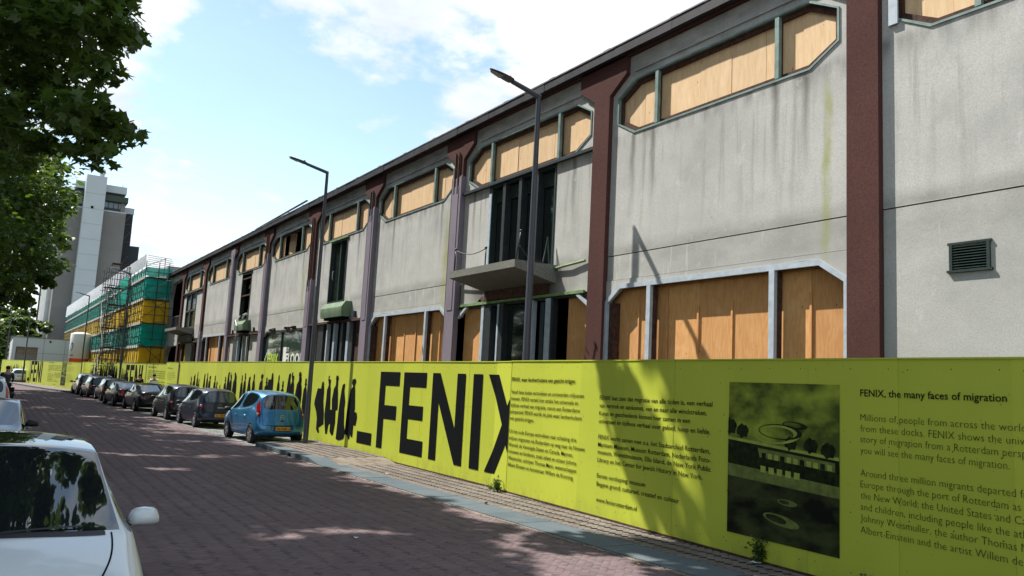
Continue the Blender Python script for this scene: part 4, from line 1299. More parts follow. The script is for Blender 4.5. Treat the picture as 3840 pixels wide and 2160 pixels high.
o = MB().lathe([(0, -.03), (.025, -.02), (.033, 0), (.025, .02), (0, .03)], 12, 'z').build('stone', M['slab'], world=False, smooth=True, label='round pale stone lying on the blue-grey kerb slabs', cat='stone'); o.location = (7.85, 12.9, .045)
# ================================================================== silo tower
M['towerconc'] = simple('grey_tower_concrete', (.20, .195, .188), .9, .15, var=.10, scale=.25, bump=.3)
M['towerwhite'] = simple('pale_metal_cladding', (.43, .49, .52), .6, .3, var=.03, scale=.3)
M['towerribs'] = simple('ribbed_white_cladding', (.52, .53, .52), .7, .2, var=.15, scale=.6)
M['towergreen'] = simple('dark_green_cladding', (.05, .075, .06), .6, .3, var=.1)
M['towerbrown'] = simple('dark_brown_cladding', (.045, .032, .035), .7, .2, var=.2)
M['towernavy'] = simple('navy_cladding', (.03, .045, .055), .7, .2)
M['glasspale'] = mk_glass('tower_window_glass', (.05, .065, .075, 1), .1)
M['mint'] = simple('mint_glass_cladding', (.26, .36, .31), .5, .4, var=.15, scale=.4)
T = thing('silo_tower', 'tall grey concrete silo tower with pale central shaft and green top storey', 'tower', (13, 170, 0))
ty = 170.0
MB().box(7.3, 18.0, ty, 202, 0, 31.9).build('body', M['towerconc'], T)
MB().box(7.25, 18.05, ty - .06, 202, 31.9, 32.15).build('coping', M['towerwhite'], T)
for z_ in np.arange(3, 31, 3.1): MB().box(7.28, 18.02, ty - .025, ty, z_, z_ + .06).build('joint', M['towerconc'], T)
MB().box(10.45, 13.85, 167, 172, 0, 37.9).build('shaft', M['towerwhite'], T)
for z_ in np.arange(2.5, 37, 2.9): MB().box(10.44, 13.86, 166.985, 167, z_, z_ + .04).build('cladding_seam', M['towerconc'], T)
MB().box(11.65, 12.05, 166.9, 167, 31.55, 32.0).build('shaft_window', M['black'], T)
MB().box(13.86, 13.95, 169, 169.9, 0, 37).build('downpipe', M['dark'], T)
MB().box(8.9, 17.75, ty + .2, 196, 35.75, 37.15).build('parapet', M['towerwhite'], T)
MB().box(8.9, 17.5, ty + .9, 195, 35.0, 35.75).build('recess', M['dark'], T)
MB().box(7.6, 18.1, ty - .5, 199, 33.95, 35.05).build('green_band', M['towergreen'], T)
rb = MB()
for x_ in np.arange(7.7, 18.1, .32): rb.box(x_, x_ + .08, ty - .55, ty - .5, 33.97, 35.03)
rb.build('cladding_rib', M['towergreen'], T, kind='stuff')
MB().box(8.0, 17.0, ty + .5, 198, 32.1, 33.95).build('window_band', M['glasspale'], T)
for x_ in np.arange(8.0, 17.1, .85): MB().box(x_, x_ + .12, ty + .4, ty + .5, 32.15, 33.95).build('window_post', M['dark'], T)
MB().box(8.0, 17.0, ty + .38, ty + .5, 32.15, 32.75).build('window_sill', M['dark'], T)
MB().box(17.0, 17.75, ty + .3, 172, 32.1, 33.95).build('corner_pillar', M['towerconc'], T)
MB().lathe([(.42, 37.9), (.42, 38.4), (.62, 38.9), (.5, 39.5), (.0, 39.5)], 16, 'z', (13.0, 168.2, 0)).build('roof_vent', M['towerwhite'], T, smooth=True)
for x_ in (8.95, 16.9): MB().box(x_, x_ + .08, ty + .3, ty + .4, 37.1, 37.7).build('antenna', M['dark'], T)
MB().tube([(7.4, ty + .2, 33), (7.4, ty + .2, 36.3), (8.9, ty + .2, 36.3)], .06, 6).build('roof_rail', M['bluewhite'], T)
# left flank: pipes and mint glazing
fl = MB().box(7.2, 7.3, 176, 206, 0, 33).build('flank', M['towerribs'], T)
for i, y_ in enumerate(np.arange(177, 205, 2.6)):
    MB().lathe([(.55, 0), (.55, 28 + (i % 3))], 10, 'z', (7.05, y_, 0)).build('silo_pipe', M['towerribs'], T, smooth=True)
MB().box(7.25, 12, 206.1, 236, 0, 30).build('glazed_wing', M['mint'], T)
for y_ in np.arange(208, 236, 3): MB().box(7.15, 7.25, y_, y_ + .3, 0, 30).build('wing_post', M['towergreen'], T)
# right rear annex
MB().box(17.4, 19.75, 174, 200, 0, 32.7).build('annex', M['towerbrown'], T)
MB().box(17.4, 19.85, 173.9, 200, 32.7, 33.9).build('annex_parapet', M['towerwhite'], T)
rb = MB()
for z_ in np.arange(6, 32.5, .42): rb.box(18.1, 19.76, 173.93, 174, z_, z_ + .2)
rb.build('annex_slat', M['towernavy'], T, kind='stuff')
MB().box(19.75, 21.6, 175, 200, 0, 26.5).build('low_annex', M['towernavy'], T)
for z_ in (12, 17, 22, 27, 30.5):
    MB().bar((18.1, 173.7, z_), (19.5, 173.7, z_ + 2.2), .12, .12).bar((18.05, 173.7, z_), (19.7, 173.7, z_), .1, .1).build('escape_stair', M['scaff'], T)

# ------------------------------------------------------------------ low grey building with roller door
B = thing('depot', 'low pale grey building with a wide roller door below the silo tower', 'building', (4, 125, 0))
MB().prism([[(1.45, 0), (14, 0), (14, 5.42), (1.45, 5.4)], [(1.85, .2), (4.3, .2), (4.3, 4.22), (1.85, 4.22)]], 120, 120.3, tf=lambda a, b, x: (a, x, b)).build('front_wall', M['towerwhite'], B)
MB().box(1.45, 14, 120.35, 156, 0, 5.35).build('side_walls', M['towerribs'], B)
MB().box(1.38, 14, 119.95, 156, 5.4, 5.52).build('roof_edge', M['towerconc'], B)
for i in range(20): MB().box(1.85, 4.3, 120.18, 120.22, .2 + i * .2, .2 + i * .2 + .185).build('door_slat', M['towerconc'] if i < 15 else M['towerbrown'] if 0 else M['sandlight'], B)
for x_ in np.arange(4.9, 13, 2.4): MB().box(x_, x_ + .04, 119.98, 120, 0, 5.4).build('cladding_seam', M['towerconc'], B)
for z_ in (1.8, 3.5): MB().box(4.4, 14, 119.985, 120, z_, z_ + .035).build('cladding_seam', M['towerconc'], B)
MB().lathe([(0, -.16), (.12, -.1), (.12, 0)], 10, 'y', (5.6, 119.95, 5.05)).build('wall_lamp', M['black'], B)

# ------------------------------------------------------------------ scaffolded building
Sx0, Sx1, Sy0, Sy1 = 8.6, 10.2, 64.6, 147.0
S = thing('scaffolding', 'tall scaffolding wrapped in green and yellow netting under white sheeting', 'scaffolding', (9.4, 66, 0))
MB().box(10.6, 20, 68, 146, 0, 10.4).build('building_wall', M['wall'], S)
levels = [(1.3, 3.70, 'netyellow'), (3.95, 5.44, 'netgreen'), (5.68, 7.22, 'netyellow'), (7.46, 8.86, 'netgreen'), (9.12, 9.75, 'netgreen')]
bay = 2.05
nb = int((Sy1 - Sy0) / bay)
ybs = [Sy0 + bay * i for i in range(nb + 1)]
for z0, z1, mt in levels:
    for i in range(nb):
        y0, y1 = ybs[i] + .03, ybs[i + 1] - .03
        n = 5; vs = []
        for a in range(n):
            for b in range(4):
                sag = .05 * math.sin(math.pi * a / (n - 1)) * random.uniform(.2, 1) + .02 * random.random()
                vs.append((Sx0 + .07 + sag, y0 + (y1 - y0) * a / (n - 1), z0 + (z1 - z0) * b / 3))
        mb = MB().add(vs, [(a * 4 + b, a * 4 + b + 1, (a + 1) * 4 + b + 1, (a + 1) * 4 + b) for a in range(n - 1) for b in range(3)])
        mb.build('netting', M[mt], S, smooth=True, fix=False)
    # near end sheet
    vs = []
    for a in range(7):
        for b in range(5):
            vs.append((Sx0 + .05 + (Sx1 - Sx0 + .2) * a / 6, Sy0 + random.uniform(-.08, .08) - (.12 if b < 1 and z1 < 6 else 0), z0 - (.12 * math.sin(a) if b == 0 else 0) + (z1 - z0) * b / 4))
    MB().add(vs, [(a * 5 + b, a * 5 + b + 1, (a + 1) * 5 + b + 1, (a + 1) * 5 + b) for a in range(6) for b in range(4)]).build('netting', M[mt], S, smooth=True, fix=False)
for z_ in (3.82, 5.56, 7.34, 9.0):
    for i in range(nb):
        MB().box(Sx0 + .0, Sx0 + .04, ybs[i] + .02, ybs[i + 1] - .02, z_ - .10, z_ + .10).build('toe_board', M['board'], S)
    MB().box(Sx0 + .1, Sx1 + .2, Sy0 - .1, Sy0 + .3, z_ - .04, z_ + .02).build('deck', M['brownrot'], S)
    MB().box(Sx0 + .1, Sx1, Sy0 + .3, Sy1, z_ - .04, z_ + .02).build('deck', M['board'], S)
for i, y_ in enumerate(ybs):
    MB().tube([(Sx0, y_, .0), (Sx0, y_, 9.9)], .03, 6, cap=False).build('standard', M['scaff'], S)
    if i % 1 == 0 and i < nb:
        MB().tube([(Sx0 - .01, y_ + bay / 2, .0), (Sx0 - .01, y_ + bay / 2, 9.6)], .02, 5, cap=False).build('standard', M['scaff'], S)
for z_ in (1.9, 2.6, 4.4, 4.9, 6.2, 6.8, 7.9, 8.4, 9.4):
    MB().tube([(Sx0 - .03, Sy0 - .3, z_), (Sx0 - .03, Sy1, z_)], .024, 6).build('ledger', M['scaff'], S)
    MB().tube([(Sx0 - .1, Sy0 - .1, z_), (Sx1 + .5, Sy0 - .1, z_)], .024, 6).build('ledger', M['scaff'], S)
for x_ in (Sx0, Sx0 + .9, Sx1):
    MB().tube([(x_, Sy0 - .06, 0), (x_, Sy0 - .06, 10.2)], .03, 6).build('standard', M['scaff'], S)
for z_, s in ((2, 1), (4.2, -1), (5.9, 1), (7.8, -1)):
    MB().tube([(Sx0, Sy0 - .13, z_), (Sx1, Sy0 - .13, z_ + 1.4 * s)], .02, 6).build('brace', M['scaff'], S)
for i in range(2, nb, 5):
    MB().tube([(Sx0 - .05, ybs[i], 3.9), (Sx0 - .05, ybs[i] + .8, 7.3)], .02, 5).build('brace', M['board'], S)
# white corrugated sheeting along the top and the little roof
for i in range(nb):
    y0, y1 = ybs[i], ybs[i + 1] - .02
    n = 14; pts = []
    hz = 10.72 + (.75 * i / nb)
    for a in range(n + 1):
        pts.append((Sx0 - .05 + (.035 if a % 2 else -.035), y0 + (y1 - y0) * a / n))
    vs = [(x, y, 9.78) for x, y in pts] + [(x + .02, y, hz + (.03 if k % 2 else -.02)) for k, (x, y) in enumerate(pts)]
    MB().add(vs, [(a, a + 1, a + 1 + n + 1, a + n + 1) for a in range(n)]).build('white_sheet', M['sheetwhite'], S, fix=False)
rf = MB()
for i in range(24):
    x0 = Sx0 + i * .075
    rf.add([(x0, Sy0 - .1, 10.72 - i * .018), (x0 + .075, Sy0 - .1, 10.70 - i * .018 + (.02 if i % 2 else 0)), (x0 + .075, Sy1, 11.4 - i * .018 + (.02 if i % 2 else 0)), (x0, Sy1, 11.42 - i * .018)], [(0, 1, 2, 3)])
rf.build('roof_sheet', M['sheetwhite'], S, fix=False)
for i in range(6):
    z_ = 9.85 + i * .15
    MB().tube([(Sx0, Sy0 - .15, z_), (Sx1 + .4 - i * .06, Sy0 - .15, z_ - .1)], .016, 5).build('roof_rail', M['scaff'], S)
MB().tube([(Sx0, Sy0 - .15, 9.8), (Sx1 - .3, Sy0 - .15, 10.5)], .02, 5).tube([(Sx1 - .35, Sy0 - .15, 9.1), (Sx1 - .35, Sy0 - .15, 10.55)], .025, 5).build('roof_frame', M['scaff'], S)
# stair tower in front
ST = thing('stair_tower', 'open scaffold stair tower of bare tubes in front of the netting', 'scaffold stairs', (7.9, 76, 0))
sx0, sx1, sy0, sy1 = 7.15, 8.5, 73.0, 78.6
for x_ in (sx0, (sx0 + sx1) / 2, sx1):
    for y_ in np.linspace(sy0, sy1, 4):
        MB().tube([(x_, y_, 0), (x_, y_, 10.3 + random.random() * .6)], .03, 6).build('standard', M['scaff'], ST)
for lv_, z_ in enumerate(np.arange(.6, 10.6, .55)):
    for x_ in (sx0, sx1):
        MB().tube([(x_, sy0 - .2, z_), (x_, sy1 + .2, z_)], .022, 5).build('ledger', M['scaff'], ST)
    for y_ in (sy0, sy1): MB().tube([(sx0 - .2, y_, z_), (sx1 + .1, y_, z_)], .022, 5).build('ledger', M['scaff'], ST)
for i, z_ in enumerate((.2, 2.0, 3.8, 5.56, 7.34, 9.0)):
    a, b = (sy0 + .6, sy1 - .9) if i % 2 == 0 else (sy1 - .9, sy0 + .6)
    if z_ < 9:
        for x_ in (sx0 + .1, sx0 + .65): MB().bar((x_, a, z_), (x_, b, z_ + 1.75), .05, .12).build('stair_stringer', M['scaff'], ST)
        for k in range(8): MB().box(sx0 + .1, sx0 + .65, a + (b - a) * k / 8 - .1, a + (b - a) * k / 8 + .1, z_ + 1.75 * k / 8, z_ + 1.75 * k / 8 + .04).build('stair_tread', M['scaff'], ST)
    MB().box(sx0, sx1, b - .5, b + .5, z_ + 1.7, z_ + 1.76).build('landing', M['brownrot'], ST)
for i in range(14):
    z_ = random.uniform(.5, 9.3); y_ = random.uniform(sy0, sy1 - 1.6)
    MB().tube([(sx0 - .03, y_, z_), (sx0 - .03, y_ + 1.7, z_ + random.choice((-1, 1)) * 1.5)], .02, 5).build('brace', M['scaff'], ST)
for (z0, z1, mt) in ((7.5, 8.7, 'netgreen'), (9.0, 9.8, 'netgreen'), (5.7, 6.9, 'netyellow')):
    MB().add([(sx1, sy0 + .3, z0), (sx1, sy1 - .3, z0), (sx1 - .1, sy1 - .3, z1), (sx1, sy0 + .3, z1)], [(0, 1, 2, 3)]).build('netting', M[mt], ST)

# ------------------------------------------------------------------ cement silo
TK = thing('cement_silo', 'white cylindrical cement silo on an orange base behind the far hoarding', 'silo', (7.62, 101, 0))
r = 1.05
MB().lathe([(r * .96, 2.95), (r, 3.0), (r, 5.62), (r * .96, 5.68), (r * .5, 5.86), (0, 5.9)], 32, 'z', (7.62, 101, 0)).build('tank', simple('silo_white', (.60, .61, .58), .45, .4, var=.03), TK, smooth=True)
M['orange'] = simple('orange_red_paint', (.65, .09, .03), .5, .3, var=.15)
MB().lathe([(r * .95, 2.95), (r * .9, 2.4), (.2, 1.2), (0, 1.2)], 24, 'z', (7.62, 101, 0)).build('hopper', M['orange'], TK, smooth=True)
for a in range(4):
    t = a * math.pi / 2 + .5
    MB().bar((7.62 + math.cos(t) * r, 101 + math.sin(t) * r, 0), (7.62 + math.cos(t) * r, 101 + math.sin(t) * r, 2.95), .12, .12).build('leg', M['orange'], TK)


def on_tank(name, poly, mt):
    """poly in (angle-arc metres, z) around the tank"""
    t0 = math.atan2(-101, -7.62)
    t = tessellate_polygon([[Vector((a, b, 0)) for a, b in poly]])
    vs = [(7.62 + (r + .012) * math.cos(t0 + a / r), 101 + (r + .012) * math.sin(t0 + a / r), b) for a, b in poly]
    MB().add(vs, [tuple(q) for q in t]).build(name, mt, TK)
sw = [(-1.05, 4.35), (-.95, 4.55), (-.86, 4.5), (-.80, 4.3), (-.84, 4.05), (-.95, 3.85), (-1.05, 3.75), (-.98, 3.72), (-.80, 3.95), (-.72, 4.25), (-.76, 4.52), (-.9, 4.66), (-1.05, 4.55)]
on_tank('logo_swoosh', sw, M['print'])
v_, f_ = text_mesh('cent', .42, .17, .03)
t0 = math.atan2(-101, -7.62)
MB().add([(7.62 + (r + .012) * math.cos(t0 + (a - 1.05) / r), 101 + (r + .012) * math.sin(t0 + (a - 1.05) / r), b + 3.22) for a, b in v_], f_).build('logo_lettering', M['print'], TK)

# ================================================================== street lamps
def lamp(x, y, H, label, arm=.72, r0=.085, rise=.22):
    t = thing('street_lamp', label, 'street lamp', (x, y, 0), 0, 'grey street lamps along the footway')
    P = MB().tube([(0, 0, 0), (0, 0, 1.2), (0, 0, 1.25), (0, 0, H - .02)], [r0, r0 * .97, r0 * .9, r0 * .55], 16).build('pole', M['polegrey'], t, smooth=True, world=False)
    autosmooth(P.data)
    d = Vector((-1, 0, rise)).normalized()
    a0 = Vector((.03, 0, H - .05))
    A = MB().tube([a0, a0 + d * (arm + .05)], [r0 * .62, r0 * .55], 14).tube([a0 + d * (arm), a0 + d * (arm + .1)], r0 * .42, 12).build('arm', M['polegrey'], t, smooth=True, world=False)
    autosmooth(A.data)
    # head: flattened paddle
    L_, W_ = .62, .15
    secs = []
    n = 14
    rings = []
    for i in range(11):
        u = i / 10
        hw = W_ * (math.sin(math.pi * min(1, .08 + u * .92) ** .62) ** .55 if 0 < u < 1 else .05)
        hh = .05 * (1 - .55 * u)
        if i == 0: hw, hh = .05, .04
        rings.append((u * L_, hw * .9, hh))
    vs = []
    o = a0 + d * (arm + .02)
    up = Vector((0, 0, 1)); up = (up - d * up.dot(d)).normalized(); sd_ = Vector((0, 1, 0))
    for (u, hw, hh) in rings:
        for k in range(n):
            a = 2 * math.pi * k / n
            c_, s_ = math.cos(a), math.sin(a)
            vs.append(o + d * u + sd_ * hw * c_ + up * hh * (s_ if s_ > 0 else s_ * .55))
    fs = [(i * n + k, i * n + (k + 1) % n, (i + 1) * n + (k + 1) % n, (i + 1) * n + k) for i in range(10) for k in range(n)] + [tuple(range(n))[::-1], tuple(range(10 * n, 11 * n))]
    hd = MB().add(vs, fs).build('lamp_head', M['polegrey'], t, smooth=True, world=False)
    ln = MB().add([o + d * u + sd_ * w_ - up * .034 for u, w_ in ((.30, -.10), (.55, -.06), (.60, 0), (.55, .06), (.30, .10))], [(0, 1, 2, 3, 4)]).build('lens', M['lampglass'], hd, world=False)
    MB().lathe([(.03, .0), (.03, .03), (.02, .05), (0, .055)], 10, 'z', tuple(o + d * .1 + up * .045)).build('sensor', M['polegrey'], hd, world=False, smooth=True)
    return t


lamp(9.32, 14.02, 8.54, 'tall grey street lamp standing behind the hoarding before the balcony bay', .70, .095, .24)
lamp(8.39, 24.85, 8.86, 'tall grey street lamp on the kerbed island beside the blue car')
lamp(7.42, 62.9, 8.95, 'street lamp rising in front of the scaffold stair tower')
lamp(6.86, 87.0, 8.95, 'street lamp standing just left of the scaffold stairs beside the cement silo')
lamp(2.5, 100, 8.85, 'street lamp on the far footway by the white estate car')
lamp(.95, 121, 8.85, 'farthest street lamp, against the dark trees at the left edge')

# ================================================================== background trees and nearer planes
def mk_leaf(name, a, b, tl):
    m = Mt(name)
    at = m.n('ShaderNodeAttribute', attribute_name='rnd')
    c = m.mix(at.outputs['Fac'], a, b)
    c = m.mix(m.rng(m.noise(.5), .4, .65, 0, .5), c, tl)
    m.fin(c, .45, .35)
    tr = m.n('ShaderNodeBsdfTranslucent'); m.L(m.mix(.5, c, (.20, .33, .03, 1)), tr.inputs[0])
    mx = m.n('ShaderNodeMixShader'); mx.inputs[0].default_value = .33
    o = m.t.nodes['Material Output']
    m.L(m.b.outputs[0], mx.inputs[1]); m.L(tr.outputs[0], mx.inputs[2]); m.L(mx.outputs[0], o.inputs[0])
    return m.m


M['leaf'] = mk_leaf('plane_leaf', (.030, .060, .010, 1), (.062, .105, .016, 1), (.045, .085, .02, 1))
M['leafdark'] = mk_leaf('distant_foliage', (.028, .055, .018, 1), (.06, .095, .028, 1), (.035, .06, .02, 1))
M['bark'] = simple('plane_bark', (.13, .115, .085), .9, .15, var=.45, scale=3, bump=.8, bscale=18)
LOBES = []
for k in range(5):
    a = math.radians(-110 + 55 * k)
    LOBES.append((math.sin(a) * (1 if k != 2 else 1), math.cos(a), [.62, .85, 1.0, .85, .62][k]))


def leaf_outline(n=5):
    pts = [(0, -.42)]
    for k in range(n):
        a = math.radians(-112 + 56 * k); L_ = [.55, .8, .95, .8, .55][k]
        if k: 
            a2 = math.radians(-112 + 56 * (k - .5)); pts.append((math.sin(a2) * .40, math.cos(a2) * .40))
        pts.append((math.sin(a) * L_, math.cos(a) * L_))
    return np.array(pts)


OUT5 = leaf_outline()


def leaves(P, N_, size, outline, name, mat, parent, curl=.18):
    """P centres, N_ normals"""
    n = len(P); k = len(outline)
    nrm = N_ / np.linalg.norm(N_, axis=1, keepdims=True)
    r_ = rng.normal(size=(n, 3)); t = np.cross(nrm, r_); t /= np.linalg.norm(t, axis=1, keepdims=True) + 1e-9
    b = np.cross(nrm, t)
    s = size * rng.uniform(.65, 1.2, n)
    V = np.empty((n, k + 1, 3))
    V[:, 0] = P
    for i, (u, v) in enumerate(outline):
        V[:, i + 1] = P + (t * u + b * v) * s[:, None] - nrm * (curl * s * (u * u + v * v))[:, None]
    tri = np.array([(0, i + 1, (i + 1) % k + 1) for i in range(k)])
    F = tri[None] + (np.arange(n) * (k + 1))[:, None, None]
    F = F.reshape(-1, 3).astype(np.int32)
    me = bpy.data.meshes.new(name)
    me.vertices.add(n * (k + 1)); me.vertices.foreach_set('co', V.ravel())
    me.loops.add(F.size); me.loops.foreach_set('vertex_index', F.ravel())
    me.polygons.add(len(F)); me.polygons.foreach_set('loop_start', np.arange(0, F.size, 3)); me.polygons.foreach_set('loop_total', np.full(len(F), 3))
    at = me.attributes.new('rnd', 'FLOAT', 'POINT'); at.data.foreach_set('value', np.repeat(rng.random(n), k + 1))
    me.update()
    return link(name, me, mat, parent)


def tree(x, y, H, R_, label, nl, size, zlow=4.2, ncl=170, near=False, mat='leaf', ell=1.0, extra=None, rmax=None, sub=None, radk=.17, kindname='plane_tree', grp='plane trees lining the left of the street', sd_=1):
    t = thing(kindname, label, 'tree', (x, y, 0), 0, grp)
    rs = np.random.default_rng(int(abs(x * 13 + y * 7) + sd_))
    zc = (H + zlow) / 2; hz = (H - zlow) / 2
    cl = []
    while len(cl) < ncl:
        v = rs.normal(size=3); v /= np.linalg.norm(v); q = rs.uniform(.25, 1) ** .45
        p = np.array([x, y, zc]) + v * q * np.array([R_, R_ * ell, hz])
        wob = 1 + .14 * math.sin(v[0] * 5 + x) * math.cos(v[1] * 6 + y) + .1 * math.sin(v[2] * 9 + y)
        p = np.array([x, y, zc]) + (p - np.array([x, y, zc])) * wob
        if sub is not None and not sub(p): continue
        cl.append(p)
    cl = np.array(cl)
    if extra is not None: cl = np.concatenate([cl, extra])
    w_ = rs.uniform(.5, 1.5, len(cl))
    if extra is not None: w_[-len(extra):] *= .50
    cnt = (nl * w_ / w_.sum()).astype(int)
    P, N_ = [], []
    for c_, k in zip(cl, cnt):
        rad = R_ * radk * rs.uniform(.7, 1.25)
        if near and extra is not None and len(extra) and (np.abs(extra - c_).sum(1) < 1e-6).any(): rad = rs.uniform(.22, .42)
        d = rs.normal(size=(k, 3)); d /= np.linalg.norm(d, axis=1, keepdims=True); d = d * (rs.random((k, 1)) ** .45) * np.array([1, 1, .6]) * rad
        P.append(c_ + d)
        N_.append(np.array([0, 0, 1.0]) + rs.normal(size=(k, 3)) * .55 + d * .25)
    P = np.concatenate(P); N_ = np.concatenate(N_)
    if extra is not None:
        far_ = np.abs(P[:, None, :] - extra[None]).max(2).min(1) > .6
        leaves(P[~far_], N_[~far_], size, OUT5, 'crown', M[mat], t)
        leaves(P[far_], N_[far_], size * 1.9, OUT5[[0, 1, 3, 5, 7, 9]], 'crown', M[mat], t)
    else:
        leaves(P, N_, size, OUT5 if near else OUT5[[0, 1, 3, 5, 7, 9]], 'crown', M[mat], t)
    # trunk and limbs
    tr = MB()
    hb = zlow + (H - zlow) * .18
    r0 = .022 * H
    tr.tube([(x, y, -.05), (x + .05, y, 1.2), (x - .03, y + .04, hb)], [r0 * 1.25, r0, r0 * .8], 12)
    tk = tr.build('trunk', M['bark'], t, smooth=True)
    bm_ = MB()
    ok_ = [i_ for i_ in range(len(cl)) if extra is None or cl[i_][2] > 8.5]
    idx = rs.choice(ok_, min(34, len(ok_)), replace=False)
    for i in idx:
        e = cl[i]; s0 = np.array([x, y, rs.uniform(hb * .75, zc)])
        mid = s0 * .45 + e * .55 + np.array([0, 0, -.35 + rs.uniform(-.3, .5)])
        bm_.tube([s0, (s0 + mid) / 2 + rs.normal(size=3) * .12, mid, e], [r0 * .38, r0 * .26, r0 * .15, r0 * .05], 6, cap=False)
    bm_.build('limb', M['bark'], t, smooth=True, kind='stuff')
    return t


def dirpt(px_, py_, dist):
    d = Fv + R2 * (px_ - 1920) / F_PX + U2 * (1080 - py_) / F_PX
    d = d / math.hypot(d.x, d.y)
    return np.array([0, 0, 2.15]) + np.array(d) * dist
NEARB = np.array([(-0.27, 9.37, 5.7), (-0.09, 10.11, 5.98), (0.15, 9.69, 5.95), (0.36, 10.24, 6.24), (0.63, 10.28, 6.37), (0.72, 8.93, 5.84), (0.73, 8.8, 5.59), (0.64, 10.79, 6.29), (0.31, 9.42, 5.69), (0.07, 9.36, 5.54), (-0.18, 11.19, 6.09), (-0.23, 9.93, 5.39), (0.01, 10.81, 5.74), (0.25, 9.94, 5.58), (0.5, 10.32, 5.82), (0.7, 9.13, 5.53), (0.99, 10.28, 6.04), (0.55, 10.87, 5.74), (0.26, 10.05, 5.34), (0.01, 10.58, 5.38), (-0.18, 10.41, 5.21), (-0.15, 8.95, 4.54), (0.09, 10.62, 5.15), (0.34, 10.21, 5.16), (0.51, 9.51, 5.06), (0.43, 8.86, 4.6), (0.75, 10.85, 5.27), (0.76, 9.91, 4.8), (0.95, 10.48, 4.92), (1.11, 10.85, 4.98), (0.62, 10.5, 4.82), (0.37, 11.0, 5.09), (0.64, 9.73, 4.46), (0.81, 10.69, 4.64), (0.81, 9.83, 4.89), (0.0, 11.05, 5.12), (0.76, 10.88, 5.87), (0.71, 9.01, 5.11), (-0.47, 9.11, 5.48), (-0.44, 9.31, 5.18), (-0.48, 11.11, 5.35), (-0.31, 9.84, 5.6), (-0.5, 10.29, 6.3), (-0.12, 9.52, 6.1), (0.22, 10.01, 6.42), (0.57, 9.71, 6.41), (0.83, 9.61, 6.39), (-0.27, 10.2, 6.21), (0.46, 10.19, 6.31), (0.12, 10.97, 6.31), (-0.16, 10.44, 6.21)])
def hidden(p, m=1.3):
    if -1.5 < p[0] < 2.4 and p[1] < 18.5: return False
    if p[0] > -.9 and p[1] < 9: return False
    u_ = p[1] - .636 * p[2]
    if p[0] + .377 * p[2] > 6.4 and (u_ > 9.5 or (u_ > 4.5 and math.sin(p[0] * 37 + p[1] * 53 + p[2] * 71) * .5 + .5 < (u_ - 4.5) / 5)): return False
    if p[2] - (10.5 - p[0]) * 2.65 > -.6: return False
    return p[2] > 2.15 + .40 * math.hypot(p[0], p[1]) + m or p[0] < -.085 * p[1] - 2.4


def dome(p):
    s_, e_ = p[0] / p[1], (p[2] - 2.15) / p[1]
    r_ = 1.1 / p[1]
    if s_ < -.045 - r_: return True
    if p[0] + .377 * p[2] > 6.9 and p[1] < 52: return False
    if s_ < .045 - r_ and e_ > .275 + r_: return True
    return s_ < .062 - r_ * .8 and e_ < .285 - max(0, s_ - .0) * 1.15 - r_ and e_ > .05 + .6 * max(0, s_)


NB = NEARB - np.array([.12, 0, -.06])
NB = np.concatenate([NB, np.array([(-.3, 10, 4.75), (-.1, 10.3, 4.6), (.1, 9.8, 4.5), (-.25, 9.4, 4.45)])])
tree(-2.6, 16.0, 19.0, 8.8, 'nearest plane tree whose leafy branches hang into the top left', 84000, .112, zlow=7.0, ncl=520, near=True, extra=NB, sub=lambda p: hidden(p, 1.5), radk=.10)
tb = MB()
for a, b in (((-.6, 10.2, 6.6), (.15, 9.8, 5.9)), ((.15, 9.8, 5.9), (.8, 9.6, 5.3)), ((-1.5, 10.2, 6.6), (.6, 10.2, 6.5))):
    a, b = Vector(a), Vector(b)
    tb.tube([a, (a + b) / 2 + Vector((0, 0, .08)), b], [.035, .025, .012], 6, cap=False)
tnear = [o for o in bpy.data.objects if o.get('category') == 'tree'][-1]
tb.build('branch', M['bark'], tnear, smooth=True, kind='stuff')
tree(-3.6, 31.5, 22.0, 9.2, 'second plane tree, its crown passing above the picture', 56000, .27, zlow=5.0, ncl=480, radk=.10, sub=lambda p: hidden(p, .9) or p[0] < -.02 * p[1] - 1.0)
tree(-4.9, 39.0, 20.0, 7.6, 'big rounded plane tree filling the left edge in front of the silo tower', 62000, .18, zlow=3.3, ncl=620, near=True, radk=.11, sub=dome)
tree(-4.6, 51.0, 17.4, 7.6, 'plane tree just behind the big rounded one', 26000, .26, zlow=4.6, ncl=420, radk=.11, sub=dome)
tree(-4.6, 63.0, 17.4, 8.2, 'plane tree standing in the row further along the left side', 22000, .29, zlow=5.0, ncl=380, radk=.11, sub=dome)
tree(-5.0, 76.0, 17.0, 8.4, 'plane tree near the end of the left row', 16000, .32, zlow=5.2, ncl=300, radk=.11, sub=dome)
tree(-8.6, 92.0, 17.0, 7.0, 'farthest plane tree of the left row', 6000, .42, zlow=4.2, ncl=110, sub=lambda p: p[0] < -.05 * p[1])
g2 = 'dark trees beyond the depot'
tree(-3.5, 150.0, 10.5, 5.5, 'light green tree at the very left beyond the lamp', 5000, .5, zlow=.5, ncl=90, kindname='background_tree', grp=g2, mat='leaf')
tree(1.2, 168.0, 13.0, 6.0, 'dark tree rising directly behind the depot roof at left', 7000, .5, zlow=.5, ncl=110, kindname='background_tree', grp=g2, mat='leafdark')
tree(5.0, 240.0, 17.5, 6.0, 'dark tree top beside the foot of the silo tower', 5000, .6, zlow=.5, ncl=90, kindname='background_tree', grp=g2, mat='leafdark')
tree(3.6, 162.0, 9.6, 2.6, 'low yellow-green tree showing above the depot roof', 3500, .4, zlow=.5, ncl=60, kindname='background_tree', grp=g2, mat='leaf')
